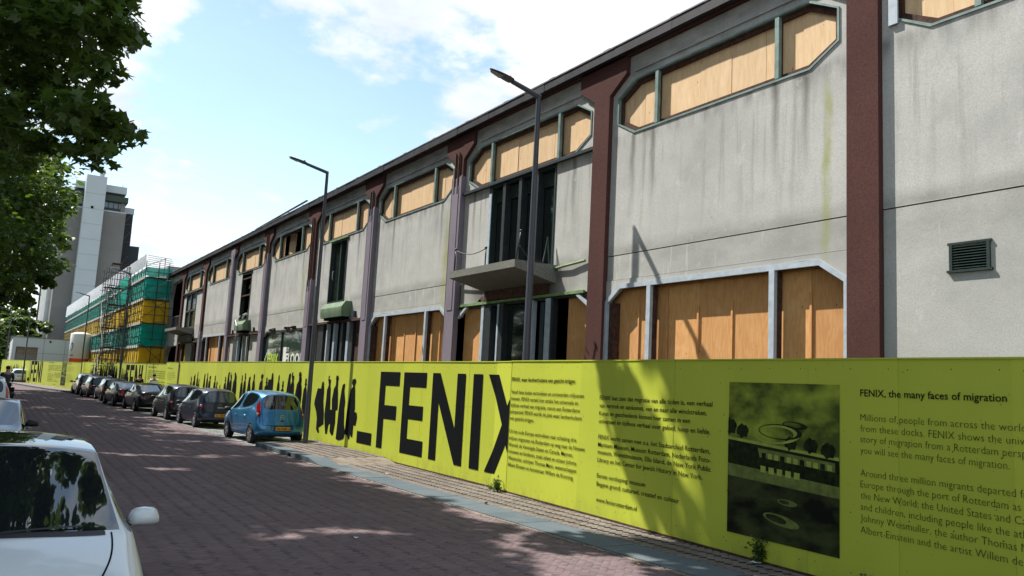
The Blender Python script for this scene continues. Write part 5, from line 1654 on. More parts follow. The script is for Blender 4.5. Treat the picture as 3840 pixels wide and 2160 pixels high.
tree(-1.5, 126.0, 7.5, 2.6, 'bushy tree beside the left corner of the depot', 4000, .32, zlow=.3, ncl=70, kindname='background_tree', grp=g2, mat='leafdark')
tree(-6.5, 185.0, 15.0, 7.0, 'broad dark tree far at the end of the street', 5000, .6, zlow=.5, ncl=90, kindname='background_tree', grp=g2, mat='leafdark')


# leafy block added out of view behind the left trees to darken car reflections
hd = MB().box(-12.6, -11.4, -20, 118, 0, 4.6).build('unseen_hedge', M['leafdark'], kind='stuff')
hn = 15000
hp = np.stack([rng.uniform(-11.5, -10.9, hn), rng.uniform(-20, 118, hn), rng.uniform(.1, 5.0, hn)], 1)
leaves(hp, np.array([1.0, 0, .4]) + rng.normal(size=(hn, 3)) * .5, .22, OUT5[[0, 1, 3, 5, 7, 9]], 'unseen_hedge_foliage', M['leafdark'], hd)['kind'] = 'stuff'


# weeds at the foot of the hoarding
def weed(x, y, h, r_, label, n=90):
    t = thing('weed', label, 'weed', (x, y, .0), 0, 'weeds growing at the foot of the hoarding')
    rs = np.random.default_rng(int(y * 10))
    st = MB(); P, N_ = [], []
    for i in range(7):
        a = rs.uniform(0, 6.28); q = rs.uniform(.2, 1) * r_
        tip = (x + math.cos(a) * q * .5, y + math.sin(a) * q, h * rs.uniform(.6, 1))
        st.tube([(x, y, 0), (x + (tip[0] - x) * .4, y + (tip[1] - y) * .4, tip[2] * .6), tip], [.006, .005, .002], 5, cap=False)
        for k in range(n // 7):
            u = rs.uniform(.15, 1.05)
            P.append(np.array([x + (tip[0] - x) * u, y + (tip[1] - y) * u, tip[2] * u]) + rs.normal(size=3) * .035); N_.append(np.array([-.3, 0, 1]) + rs.normal(size=3) * .6)
    st.build('stem', M['leaf'], t)
    leaves(np.array(P), np.array(N_), .038, OUT5, 'leaf_cluster', M['leaf'], t)['kind'] = 'stuff'


weed(9.0, 14.35, .26, .17, 'bushy green weed in the corner where the two near hoardings meet', 210)
weed(9.06, 14.75, .08, .12, 'low sprig of weed just left of the corner weed', 50)
weed(8.78, 7.4, .38, .13, 'upright leafy weed below the green tinted picture', 260)
weed(8.70, 5.78, .22, .10, 'small weed at the bottom edge near the English text', 120)
# ================================================================== cars
def paint(name, col, metal=.35, rough=.28, coat=.55):
    m = Mt(name)
    c = m.mix(m.rng(m.noise(3.5, m.objc(), detail=4), .35, .7, 0, .25), col, tuple(v * .8 + .006 for v in col[:3]) + (1,))
    return m.fin(c, rough, .4, metal, Coat_Weight=coat, Coat_Roughness=.05)


M['carglass'] = mk_glass('car_glass', (.008, .011, .013, 1), .02, 1.0)
M['carglasspale'] = mk_glass('car_glass_pale', (.05, .07, .075, 1), .05, 1.0)
M['tyre'] = simple('tyre_rubber', (.018, .018, .02), .85, .2)
M['alloy'] = simple('alloy_wheel', (.42, .43, .45), .3, .6, metal=.7, var=.1)
M['trim'] = simple('black_car_trim', (.015, .015, .017), .55, .4)
M['chrome'] = simple('chrome', (.55, .56, .58), .18, .7, metal=.9)
M['redlight'] = simple('red_light_lens', (.32, .008, .012), .12, .7, var=.3, scale=20, Coat_Weight=.6)
M['clearlight'] = simple('clear_light_lens', (.42, .40, .40), .12, .8, var=.3, scale=25, Coat_Weight=.5)
M['orangelight'] = simple('orange_light_lens', (.7, .16, .02), .15, .7)
M['plate'] = simple('orange_number_plate', (.72, .34, .03), .5, .3, var=.03)
M['plateblue'] = simple('plate_blue', (.02, .05, .35), .5, .3)
M['seam'] = simple('panel_gap', (.006, .006, .007), .9, .1)

# stations: rear -> front; each is 6 points (x, y, z) from sill to centre line
HATCH = [
    [(.74, -.30, .24), (.79, -.44, .27), (.73, -.56, .28), (.60, -.60, .28), (.33, -.63, .27), (0, -.635, .27)],
    [(.78, -.24, .22), (.835, -.38, .46), (.775, -.54, .56), (.62, -.61, .58), (.34, -.645, .585), (0, -.655, .585)],
    [(.78, -.12, .21), (.85, -.22, .60), (.80, -.44, .80), (.64, -.52, .84), (.35, -.55, .845), (0, -.565, .85)],
    [(.78, .02, .21), (.85, -.02, .64), (.805, -.33, 1.02), (.655, -.455, 1.06), (.36, -.49, 1.065), (0, -.51, 1.07)],
    [(.78, .45, .20), (.85, .40, .64), (.785, -.14, 1.20), (.60, -.25, 1.56), (.34, -.31, 1.60), (0, -.33, 1.61)],
    [(.78, .95, .20), (.845, .90, .62), (.815, .72, 1.06), (.615, .42, 1.645), (.34, .38, 1.685), (0, .36, 1.70)],
    [(.78, 1.35, .20), (.845, 1.30, .60), (.82, 1.25, 1.02), (.62, 1.06, 1.655), (.34, 1.05, 1.70), (0, 1.05, 1.715)],
    [(.78, 1.90, .20), (.845, 1.85, .60), (.82, 1.85, .98), (.60, 1.60, 1.585), (.33, 1.68, 1.635), (0, 1.70, 1.65)],
    [(.78, 2.35, .21), (.84, 2.35, .58), (.80, 2.55, .92), (.66, 2.48, 1.02), (.38, 2.58, 1.05), (0, 2.62, 1.06)],
    [(.77, 2.70, .22), (.82, 2.72, .54), (.76, 2.92, .80), (.62, 2.98, .88), (.36, 3.04, .91), (0, 3.06, .92)],
    [(.74, 2.88, .24), (.78, 2.98, .42), (.72, 3.06, .55), (.58, 3.13, .60), (.34, 3.19, .61), (0, 3.21, .61)],
    [(.72, 2.84, .25), (.74, 2.95, .28), (.68, 3.03, .29), (.55, 3.09, .29), (.33, 3.14, .28), (0, 3.16, .28)]]
SEDAN = [
    [(.80, -.55, .24), (.84, -.72, .27), (.78, -.88, .29), (.62, -.94, .30), (.34, -.97, .30), (0, -.98, .30)],
    [(.84, -.50, .22), (.895, -.66, .48), (.82, -.88, .60), (.64, -.96, .62), (.34, -.99, .62), (0, -1.0, .62)],
    [(.84, -.36, .21), (.905, -.45, .66), (.83, -.80, .92), (.66, -.95, 1.02), (.35, -.99, 1.04), (0, -1.0, 1.045)],
    [(.84, .02, .21), (.91, -.05, .66), (.85, -.38, .98), (.72, -.60, 1.06), (.36, -.70, 1.10), (0, -.73, 1.11)],
    [(.84, .45, .20), (.91, .40, .64), (.86, .35, .98), (.69, .22, 1.30), (.34, .12, 1.36), (0, .08, 1.375)],
    [(.84, 1.05, .20), (.91, 1.0, .62), (.87, .98, .95), (.68, .92, 1.40), (.33, .92, 1.445), (0, .92, 1.46)],
    [(.84, 1.45, .20), (.91, 1.40, .62), (.87, 1.42, .93), (.69, 1.25, 1.415), (.34, 1.25, 1.455), (0, 1.37, 1.46)],
    [(.84, 1.95, .20), (.91, 1.90, .60), (.865, 1.95, .91), (.705, 1.60, 1.375), (.35, 1.66, 1.42), (0, 1.68, 1.435)],
    [(.84, 2.45, .21), (.90, 2.45, .58), (.85, 2.62, .88), (.765, 2.60, .955), (.40, 2.78, .985), (0, 2.84, .995)],
    [(.82, 3.05, .22), (.88, 3.08, .54), (.80, 3.20, .76), (.64, 3.26, .84), (.36, 3.32, .875), (0, 3.34, .885)],
    [(.78, 3.40, .24), (.82, 3.50, .42), (.76, 3.60, .52), (.60, 3.68, .58), (.34, 3.74, .60), (0, 3.76, .61)],
    [(.76, 3.35, .25), (.78, 3.45, .27), (.72, 3.55, .28), (.57, 3.62, .28), (.33, 3.68, .28), (0, 3.70, .28)]]


def car_mesh(base, wheels, wr, tags, sx, sy, sz, subs=2, roofmat=0):
    """subdivided body split by material; tags: (station, line) -> material index (both sides); returns dict of meshes"""
    bm = bmesh.new()
    ns = len(base)
    vt = {}
    for i, st in enumerate(base):
        for l, (x, y, z) in enumerate(st):
            for s in (1, -1):
                if l == 5 and s == -1: vt[i, l, s] = vt[i, l, 1]; continue
                vt[i, l, s] = bm.verts.new((x * s * sx, y * sy, z * sz))
    fc = {}
    for i in range(ns - 1):
        for l in range(5):
            for s in (1, -1):
                q = [vt[i, l, s], vt[i + 1, l, s], vt[i + 1, l + 1, s], vt[i, l + 1, s]]
                if s == -1: q.reverse()
                f = bm.faces.new(q); fc[i, l, s] = f
                f.material_index = tags.get((i, l), 0)
    # belly
    for i in range(ns - 1):
        bm.faces.new([vt[i, 0, 1], vt[i, 0, -1], vt[i + 1, 0, -1], vt[i + 1, 0, 1]]).material_index = 7
    for i in (0, ns - 1):
        ring = [vt[i, l, 1] for l in range(6)] + [vt[i, l, -1] for l in range(4, -1, -1)]
        try: bm.faces.new(ring)
        except ValueError: pass
    bmesh.ops.recalc_face_normals(bm, faces=bm.faces)
    # inset windows and lamps so that pillars stay painted
    done = set()
    for grp in tags.get('groups', []):
        for sset in grp['sides']:
            fs = [fc[i, l, s] for (i, l) in grp['faces'] for s in sset]
            bmesh.ops.inset_region(bm, faces=fs, thickness=grp.get('t', .03), depth=grp.get('d', -.004), use_even_offset=True)
            for f in fs: f.material_index = grp['mat']
    cr = bm.edges.layers.float.new('crease_edge')
    for e in bm.edges:
        ms = {f.material_index for f in e.link_faces}
        if len(ms) > 1: e[cr] = .85 if 3 in ms or 6 in ms else .5
    cv = bm.verts.layers.float.new('crease_vert')
    for v in bm.verts:
        fs3 = [f for f in v.link_faces if f.material_index == 3]
        if len(fs3) == 1: v[cv] = .75
    for grp in tags.get('crease', []):
        for (a, b, v) in grp:
            for s in (1, -1):
                e = bm.edges.get((vt[(*a, s)], vt[(*b, s)]))
                if e: e[cr] = v
    me = bpy.data.meshes.new('cage'); bm.to_mesh(me); bm.free()
    o = bpy.data.objects.new('cage', me); COL.objects.link(o)
    for _ in range(8): me.materials.append(M['seam'])
    md = o.modifiers.new('s', 'SUBSURF'); md.levels = subs; md.render_levels = subs
    tmp = [o]
    for yw in wheels:
        for s in (1, -1):
            cb = MB().lathe([(0, .50), (wr, .50), (wr, 1.2), (0, 1.2)], 28, 'x', (0, yw, wr * .86)).mesh('c')
            cb.transform(Matrix.Scale(s, 4, (1, 0, 0)))
            if s == -1: cb.flip_normals()
            bb = bmesh.new(); bb.from_mesh(cb); bmesh.ops.remove_doubles(bb, verts=bb.verts, dist=1e-5); bmesh.ops.recalc_face_normals(bb, faces=bb.faces); bb.to_mesh(cb); bb.free()
            for _ in range(8): cb.materials.append(M['seam'])
            cb.polygons.foreach_set('material_index', [7] * len(cb.polygons))
            co = bpy.data.objects.new('cut', cb); COL.objects.link(co); tmp.append(co)
            b = o.modifiers.new('b', 'BOOLEAN'); b.object = co; b.operation = 'DIFFERENCE'; b.solver = 'EXACT'
    dg = bpy.context.evaluated_depsgraph_get(); dg.update()
    full = bpy.data.meshes.new_from_object(o.evaluated_get(dg))
    for t in tmp: bpy.data.objects.remove(t)
    n = len(full.vertices); co = np.empty(n * 3); full.vertices.foreach_get('co', co); co = co.reshape(-1, 3)
    parts = {}
    bvh = BVHTree.FromPolygons([tuple(c) for c in co], [tuple(p.vertices) for p in full.polygons])
    for p in full.polygons: parts.setdefault(p.material_index, []).append(p)
    res = {}
    for mi, ps in parts.items():
        # split by connectivity + side for glass / lamps
        comps = [ps]
        if mi not in (0, 7):
            par = {}
            def find(a):
                while par.setdefault(a, a) != a: a = par[a]
                return a
            for p in ps:
                vs = list(p.vertices)
                for v in vs[1:]: par[find(v)] = find(vs[0])
            g = {}
            for p in ps: g.setdefault(find(p.vertices[0]), []).append(p)
            comps = list(g.values())
        for cps in comps:
            idx = {}; vs, fs = [], []
            for p in cps:
                f = []
                for v in p.vertices:
                    if v not in idx: idx[v] = len(vs); vs.append(tuple(co[v]))
                    f.append(idx[v])
                fs.append(f)
            me = bpy.data.meshes.new('p'); me.from_pydata(vs, [], fs)
            me.polygons.foreach_set('use_smooth', [True] * len(fs)); me.update()
            if mi == 0: autosmooth(me, 38)
            res.setdefault(mi, []).append(me)
    bpy.data.meshes.remove(full)
    return res, bvh


def hit(bvh, o, d):
    r = bvh.ray_cast(Vector(o), Vector(d))
    return r[0], r[1]


def strip_on(bvh, pts, view, w_=.008, off=.003):
    """thin ribbon projected on the body; pts are 3d guides, view the projection direction"""
    P = []
    for p in pts:
        h, n = hit(bvh, Vector(p) - Vector(view) * 3, view)
        if h is not None: P.append((h + n * off, n))
    mb = MB(); vs = []
    for i, (p, n) in enumerate(P):
        d = (P[min(i + 1, len(P) - 1)][0] - P[max(i - 1, 0)][0])
        if d.length < 1e-6: d = Vector((0, 0, 1))
        s = n.cross(d.normalized()) * w_ / 2
        vs += [p - s, p + s]
    mb.add(vs, [(2 * i, 2 * i + 1, 2 * i + 3, 2 * i + 2) for i in range(len(P) - 1)])
    return mb


def lin(a, b, n=10): return [tuple(Vector(a).lerp(Vector(b), i / n)) for i in range(n + 1)]


def wheel(t, x, y, R_, w_=.2, style=5, mat='alloy'):
    s = 1 if x > 0 else -1
    rr = R_ * .66
    rim = MB()
    prof = [(rr, -.09), (rr, .085), (rr * .94, .09), (rr * .9, .05), (rr * .88, -.05)]
    rim.lathe([(a, b * s) for a, b in prof], 28, 'x')
    for k in range(style):
        a = 2 * math.pi * k / style
        for da in ((-.13, .13) if style < 8 else (0,)):
            c1, s1 = math.cos(a + da * .6), math.sin(a + da * .6)
            c2, s2 = math.cos(a + da), math.sin(a + da)
            rim.bar((s * .075, c1 * .05, s1 * .05), (s * .075, c2 * rr * .93, s2 * rr * .93), .045 if style < 8 else .03, .03, up=(s, 0, 0))
    rim.lathe([(0, s * .10), (.05, s * .095), (.055, s * .06), (0, s * .05)], 14, 'x')
    o = rim.build('wheel', M[mat], t, world=False); autosmooth(o.data)
    o.location = (x, y, R_)
    ty = MB().lathe([(a, b * s) for a, b in [(rr, -.10), (R_ * .9, -.10), (R_, -.075), (R_, .075), (R_ * .985, .085), (R_ * .9, .105), (rr * 1.02, .095), (rr, .08)]], 32, 'x')
    ty.lathe([(0, s * .02), (rr * .9, s * .02)], 20, 'x')
    to = ty.build('tyre', M['tyre'], o, smooth=True, world=False); autosmooth(to.data)
    return o


def plate(t, y, z, s, tilt=0.0, wid=.52, x=0.0, flip=False):
    mb = MB().box(-wid / 2, wid / 2, -.006, .0, -.055, .055)
    p = mb.build('number_plate', M['plate'], t, world=False); p.location = (x, y, z); p.rotation_euler = (tilt, 0, math.pi if flip else 0)
    MB().box(-wid / 2, -wid / 2 + .045, -.008, -.0055, -.055, .055).build('plate_band', M['plateblue'], p, world=False)
    if s:
        q = MB(); text_into(q, s, -wid / 2 + .07, -.033, wid - .1, .066, y=-.008, bold=.03)
        decal('plate_lettering', q, M['print'], p)
    MB().box(-wid / 2 - .012, wid / 2 + .012, .001, .02, -.067, .067).build('plate_holder', M['trim'], p, world=False)
    return p


def mirror(t, x, y, z, mat, s):
    vs = []; n = 12
    rings = [(.0, .35), (.03, .85), (.08, 1.0), (.14, .9), (.18, .5)]
    for u, q in rings:
        for k in range(n):
            a = 2 * math.pi * k / n
            ca, sa = math.cos(a), math.sin(a)
            ca = math.copysign(abs(ca) ** .6, ca); sa = math.copysign(abs(sa) ** .6, sa)
            vs.append((s * (ca * (.115 - .02 * sa) * q + .03), u, (sa * .078 if sa > 0 else sa * .06) * q))
    fs = [(i * n + k, i * n + (k + 1) % n, (i + 1) * n + (k + 1) % n, (i + 1) * n + k) for i in range(4) for k in range(n)] + [tuple(range(n))[::-1], tuple(range(4 * n, 5 * n))]
    o = MB().add(vs, fs).build('wing_mirror', mat, t, smooth=True, world=False)
    o.location = (x + s * .10, y - .06, z)
    MB().bar((-s * .10, .08, -.05), (0, .08, -.03), .05, .03).build('mirror_arm', M['trim'], o, world=False)
    return o


def opel_badge(t, x, y, z, mat, r_=.055):
    """round ring badge with a horizontal lightning stroke"""
    mb = MB(); n = 26; vs = []
    for k in range(n):
        a = 2 * math.pi * k / n
        for q, h in ((r_, -.0), (r_ * .96, -.012), (r_ * .80, -.012), (r_ * .76, 0)): vs.append((q * math.cos(a), h, q * math.sin(a)))
    mb.add(vs, [(k * 4 + j, ((k + 1) % n) * 4 + j, ((k + 1) % n) * 4 + j + 1, k * 4 + j + 1) for k in range(n) for j in range(3)])
    zt = [(-.9, .0), (-.1, .12), (-.1, .02), (.9, .02), (.9, -.0), (.1, -.12), (.1, -.03), (-.9, -.03)]
    mb.prism([[(a * r_, b * r_ * 1.2) for a, b in zt]], -.010, -.002, tf=lambda a, b, x: (a, x, b))
    o = mb.build('badge', mat, t, world=False); o.location = (x, y, z)
    return o


SIDE_H = [dict(faces=[(4, 2), (5, 2)], mat=1, sides=[(1,), (-1,)], t=.045), dict(faces=[(6, 2), (7, 2)], mat=1, sides=[(1,), (-1,)], t=.045),
          dict(faces=[(3, 3), (3, 4)], mat=2, sides=[(1, -1)], t=.035), dict(faces=[(7, 3), (7, 4)], mat=3, sides=[(1, -1)], t=.03),
          dict(faces=[(9, 2)], mat=5, sides=[(1,), (-1,)], t=.03)]


def build_car(name, label, base, pnt, sx, sy, sz, wr, wheels, rear_light='tall', plate_txt=None, subs=2, glass='carglass', rearglass=None, group='dark cars parked in a row along the bay',
              style=5, roof=None, badge=None, plate_z=.52, opts=()):
    t = thing(name, label, 'car', (0, 0, 0), 0, group)
    g = [dict(x) for x in SIDE_H]
    if base is not HATCH:
        g[0] = dict(faces=[(4, 2), (5, 2)], mat=1, sides=[(1,), (-1,)], t=.03)
        g[1] = dict(faces=[(6, 2), (7, 2)], mat=1, sides=[(1,), (-1,)], t=.03)
        g.append(dict(faces=[(1, 2), (1, 3)], mat=4, sides=[(1,), (-1,)], t=.05))
        if 'roofglass' in opts:
            del g[3]; rg = {(i_, l_): 6 for i_ in (4, 5, 6) for l_ in (3, 4)}; rg.update({(7, 3): 3, (7, 4): 3})
    else:
        if rear_light == 'tall': g.append(dict(faces=[(2, 2), (3, 2)], mat=4, sides=[(1,), (-1,)], t=.035))
        elif rear_light == 'mid': g.append(dict(faces=[(2, 2)], mat=4, sides=[(1,), (-1,)], t=.006))
        elif rear_light == 'low': g.append(dict(faces=[(1, 2), (2, 2)], mat=4, sides=[(1,), (-1,)], t=.045))
    tags = {'groups': g}
    if base is not HATCH and 'roofglass' in opts: tags.update(rg)
    res, bvh = car_mesh(base, wheels, wr * 1.13, tags, sx, sy, sz, subs)
    if roof:
        pass
    names = {0: ('body', pnt), 7: ('underbody', M['trim']), 1: ('side_window', M[glass]), 2: ('rear_window', M[rearglass or glass]), 3: ('windscreen', M[glass]), 4: ('tail_light', M['redlight']), 5: ('headlight', M['clearlight']), 6: ('roof_glass', M['carglass'])}
    for mi, ms in res.items():
        for me in ms:
            link(names[mi][0], me, names[mi][1], t, world=False)
    hw = .845 * sx if base is HATCH else .90 * sx
    for x in (-hw + .10, hw - .10):
        for y in wheels: wheel(t, x, y, wr, style=style)
    X1 = 1
    # panel gaps
    for s in (1, -1):
        L_ = (wheels[1])
        for yy, z0, z1 in ((.42 * sy if base is HATCH else .42 * sy, .33, .98 * sz), (1.32 * sy if base is HATCH else 1.38 * sy, .26, .95 * sz), (2.12 * sy if base is HATCH else 2.25 * sy, .30, .88 * sz)):
            strip_on(bvh, lin((s * .8, yy, z0), (s * .8, yy + (.05 if yy < 1 else 0), z1), 12), (-s, 0, 0)).build('panel_gap', M['seam'], t, world=False, fix=False)
        strip_on(bvh, lin((s * .8, .42 * sy, .30), (s * .8, 2.1 * sy, .30), 14), (-s, 0, 0)).build('sill_gap', M['seam'], t, world=False, fix=False)
        for yy in (.62 * sy, 1.5 * sy):
            h, n = hit(bvh, (s * 3, yy, .86 * sz), (-s, 0, 0))
            if h is not None:
                MB().tube([(h.x, h.y - .08, h.z), (h.x + s * .03, h.y - .05, h.z), (h.x + s * .03, h.y + .05, h.z), (h.x, h.y + .08, h.z)], .012, 6).build('door_handle', pnt if 'chromehandles' not in opts else M['chrome'], t, world=False, smooth=True)
        h, n = hit(bvh, (s * 3, 2.12 * sy, .98 * sz), (-s, 0, 0))
        if h is not None: mirror(t, h.x, h.y, .99 * sz, pnt if 'paintmirror' in opts else M['trim'], s)
    yr = min(p[1] for st in base for p in st) * sy
    h, n = hit(bvh, (0, -3, plate_z), (0, 1, 0))
    if h is not None: plate(t, h.y - .012, plate_z, plate_txt, 0)
    if badge:
        h, n = hit(bvh, (0, -3, badge[0]), (0, 1, 0))
        if h is not None:
            b = opel_badge(t, 0, h.y - .004, badge[0], M['chrome'] if badge[1] else pnt, badge[2])
    t['bvh'] = 0
    del t['bvh']
    return t, bvh


def place(t, x, y, deg):
    t.location = (x, y, .0); t.rotation_euler = (0, 0, math.radians(deg))


# -------- blue hatchback (hero)
blue = paint('pale_blue_metallic_paint', (.035, .20, .40, 1), .5, .3, .8)
cb, bv = build_car('parked_car', 'sky blue small hatchback with tall red tail lights parked by the lamp post', HATCH, blue, .985, 1.0, .985, .30, (0, 2.36), 'tall', '74-XGF-1', subs=3,
                   group=None, badge=(.86, True, .075), plate_z=.50, opts=('paintmirror',))
del_ = [c for c in cb.children if c.name.startswith('wing_mirror')]
for c in del_: c.data.materials.clear(); c.data.materials.append(M['trim'])
def rear_strip(t, bv, pts, w_, mat, nm, off=.004): strip_on(bv, pts, (0, 1, 0), w_, off).build(nm, mat, t, world=False, fix=False)
rear_strip(cb, bv, lin((-.60, -1, .60), (.60, -1, .60), 24), .012, M['seam'], 'tailgate_gap')
for s in (1, -1):
    rear_strip(cb, bv, lin((s * .60, -1, .60), (s * .63, -1, 1.0), 12), .012, M['seam'], 'tailgate_gap')
    rear_strip(cb, bv, lin((s * .74, -1, .40), (s * .40, -1, .36), 10), .010, M['seam'], 'bumper_crease')
    h, n = hit(bv, (s * .735, -3, .93), (0, 1, 0))
    if h is not None: MB().lathe([(0, -.012), (.045, -.008), (.052, .01)], 16, 'y', (h.x, h.y, h.z)).build('reversing_light', M['clearlight'], cb, world=False, smooth=True)
rear_strip(cb, bv, lin((-.30, -1, .425), (.30, -1, .425), 12), .012, M['seam'], 'plate_recess')
for s in (1, -1): rear_strip(cb, bv, lin((s * .31, -1, .43), (s * .36, -1, .57), 6), .012, M['seam'], 'plate_recess')
rear_strip(cb, bv, lin((-.36, -1, .575), (.36, -1, .575), 12), .012, M['seam'], 'plate_recess')
MB().box(-.16, .16, -.315, -.29, 1.545, 1.575).build('brake_light', M['redlight'], cb, world=False)
rear_strip(cb, bv, lin((-.05, -1, .74), (.05, -1, .74), 5), .04, M['trim'], 'boot_catch')
for x_ in (-.33, 0.05, .38):                                     # head rests seen through the rear window
    rear_strip(cb, bv, lin((x_ - .08, -1, 1.28), (x_ + .08, -1, 1.28), 5), .15, M['carglasspale'], 'head_rest', .002)
for s in (1, -1):
    strip_on(bv, lin((s * .44, 1.5, 1.9), (s * .44, -.2, 1.9), 16), (0, 0, -1), .02).build('roof_channel', M['trim'], cb, world=False, fix=False)
place(cb, 7.81, 26.22, 3.5)

# -------- dark navy hatchback with ring badge
navy = paint('dark_navy_paint', (.008, .013, .028, 1), .0, .3, .3)
c2, bv = build_car('parked_car', 'dark navy hatchback with ring badge parked directly ahead of the blue car', HATCH, navy, .985, 1.03, .905, .30, (0, 2.48), 'mid', '23-XDP-', subs=3, rearglass='carglasspale', group=None,
                   badge=(.90, True, .062), plate_z=.50)
rear_strip(c2, bv, lin((-.62, -1, .62), (.62, -1, .62), 24), .010, M['seam'], 'tailgate_gap')
for s in (1, -1): rear_strip(c2, bv, lin((s * .62, -1, .62), (s * .64, -1, .92), 8), .01, M['seam'], 'tailgate_gap')
rear_strip(c2, bv, lin((-.11, -1, .80), (.11, -1, .80), 5), .03, M['chrome'], 'boot_handle')
rear_strip(c2, bv, lin((-.22, -1, 1.0), (.12, -1, .985), 7), .035, M['trim'], 'wiper')
MB().tube([(0, .3, 1.53), (0, .12, 1.78)], .006, 6).build('aerial', M['trim'], c2, world=False)
MB().box(-.14, .14, -.33, -.305, 1.42, 1.445).build('brake_light', M['redlight'], c2, world=False)
for s in (1, -1):
    h, n = hit(bv, (s * .70, -3, .86), (0, 1, 0))
    if h is not None: MB().lathe([(0, -.010), (.05, -.006), (.055, .02)], 12, 'y', (h.x, h.y, h.z)).build('reversing_light', M['clearlight'], c2, world=False, smooth=True)
place(c2, 7.56, 33.45, 3)
# -------- black hatch with squarish lamps
blk = paint('black_paint', (.004, .005, .007, 1), .0, .3, .3)
c3, bv = build_car('parked_car', 'black tall hatchback with square red and white lamps, third car from the lamp post', HATCH, blk, .985, 1.04, .92, .30, (0, 2.46), 'low', None, group=None)
rear_strip(c3, bv, lin((-.5, -1, .70), (.5, -1, .70), 10), .03, M['chrome'], 'chrome_strip')
for s in (1, -1):
    rear_strip(c3, bv, lin((s * .66, -1, .80), (s * .76, -1, .80), 4), .06, M['clearlight'], 'reversing_light', .006)
place(c3, 7.32, 38.35, 3)
# -------- dark grey fastback saloon
gry = paint('graphite_paint', (.009, .011, .018, 1), .0, .3, .3)
c4, bv = build_car('parked_car', 'sleek graphite fastback saloon with black tail lights, fourth in the row', SEDAN, gry, 1.0, 1.0, .985, .33, (0, 2.87), 'x', '2K', group=None, glass='carglass', opts=('roofglass',), plate_z=.80)
for c in c4.children:
    if c.name.startswith('tail_light'): c.data.materials.clear(); c.data.materials.append(simple('smoked_red_lens', (.06, .008, .012), .12, .7))
place(c4, 7.08, 45.6, 3.2)
# -------- black saloon
c5, bv = build_car('parked_car', 'black saloon with bright rear window, fifth in the row', SEDAN, blk, .97, .96, .97, .32, (0, 2.76), 'x', None, group=None, rearglass='carglasspale', plate_z=.62)
place(c5, 6.62, 50.9, 3.2)
c6, bv = build_car('parked_car', 'small black hatchback with wide red lights, sixth in the row', HATCH, blk, .985, 1.0, .87, .30, (0, 2.36), 'low', None, group=None, rearglass='carglasspale')
place(c6, 6.68, 58.0, 3.2)
c7, bv = build_car('parked_car', 'long dark estate car with roof rails, seventh in the row', HATCH, gry, 1.03, 1.18, .90, .32, (0, 2.79), 'mid', None, group=None)
for s in (1, -1): MB().tube([(s * .6, 0, 1.50), (s * .62, .3, 1.535), (s * .62, 1.5, 1.54), (s * .6, 1.8, 1.48)], .015, 6).build('roof_rail', M['chrome'], c7, world=False)
place(c7, 6.33, 62.9, 3.4)
brn = paint('dark_bronze_paint', (.035, .03, .028, 1), .5, .25)
c8, bv = build_car('parked_car', 'dark bronze small van-like car, last of the row near the far hoarding', HATCH, brn, 1.0, 1.06, .96, .31, (0, 2.5), 'mid', None, group=None)
place(c8, 6.10, 68.6, 3.4)

# -------- left side: white saloon facing the camera
wht = paint('pearl_white_paint', (.58, .63, .65, 1), .05, .3)
SEDANW = [list(st) for st in SEDAN]
SEDANW[8][3] = (.80, 2.56, .965)
for i_, k1, k2 in ((6, 1.02, 1.02), (7, 1.05, 1.04), (8, 1.10, 1.08), (9, 1.12, 1.13), (10, 1.10, 1.10)):
    for l_, k_ in ((0, k1), (1, k1), (2, k2)):
        a_, b_, c_ = SEDANW[i_][l_]; SEDANW[i_][l_] = (a_ * k_, b_, c_ + (.02 if l_ == 2 else 0))
SEDANW[4][3:] = [(.58, -.15, 1.36), (.35, -.22, 1.41), (0, -.25, 1.425)]
SEDANW[5][3:] = [(.61, .45, 1.49), (.35, .43, 1.535), (0, .42, 1.55)]
SEDANW[6][3:] = [(.63, 1.0, 1.49), (.35, .98, 1.535), (0, .97, 1.55)]
SEDANW[7][3:] = [(.665, 1.48, 1.44), (.36, 1.54, 1.485), (0, 1.56, 1.50)]
c9, bv = build_car('parked_car', 'white saloon with glass roof and large windscreen parked nearest at the left', SEDANW, wht, 1.02, 1.0, 1.0, .34, (0, 2.88), 'x', None, subs=4, group=None, opts=('roofglass', 'paintmirror'))
strip_on(bv, [(.745 - .0 * k - .30 * (k / 24) ** 2.4, 2.62 + k * .045, 2) for k in range(25)], (0, 0, -1), .012).build('bonnet_gap', M['seam'], c9, world=False, fix=False)
strip_on(bv, [(-.745 + .30 * (k / 24) ** 2.4, 2.62 + k * .045, 2) for k in range(25)], (0, 0, -1), .012).build('bonnet_gap', M['seam'], c9, world=False, fix=False)
for k_ in range(3):
    strip_on(bv, [(x_, 2.60 + .02 * k_ + .20 * (1 - (x_ / .76) ** 2) ** .8 - .02, 2) for x_ in np.linspace(-.70, .70, 25)], (0, 0, -1), .03, .004).build('cowl_trim', M['trim'], c9, world=False, fix=False)
for xa, xb in ((.62, .05), (.0, -.55)):
    strip_on(bv, [(xa + (xb - xa) * t_, 2.66 + .13 * (1 - ((xa + (xb - xa) * t_) / .76) ** 2) - .10 * t_, 2) for t_ in np.linspace(0, 1, 12)], (0, 0, -1), .022, .012).build('wiper', M['trim'], c9, world=False, fix=False)
place(c9, .16, 9.22, 178.5)
# -------- second left car
blu2 = paint('slate_blue_paint', (.06, .09, .14, 1), .4, .25)
c10, bv = build_car('parked_car', 'slate blue saloon with dark mirror parked behind the white saloon', SEDAN, blu2, .99, 1.0, .995, .33, (0, 2.85), 'x', None, subs=3, group=None)
place(c10, -.15, 20.6, 178)
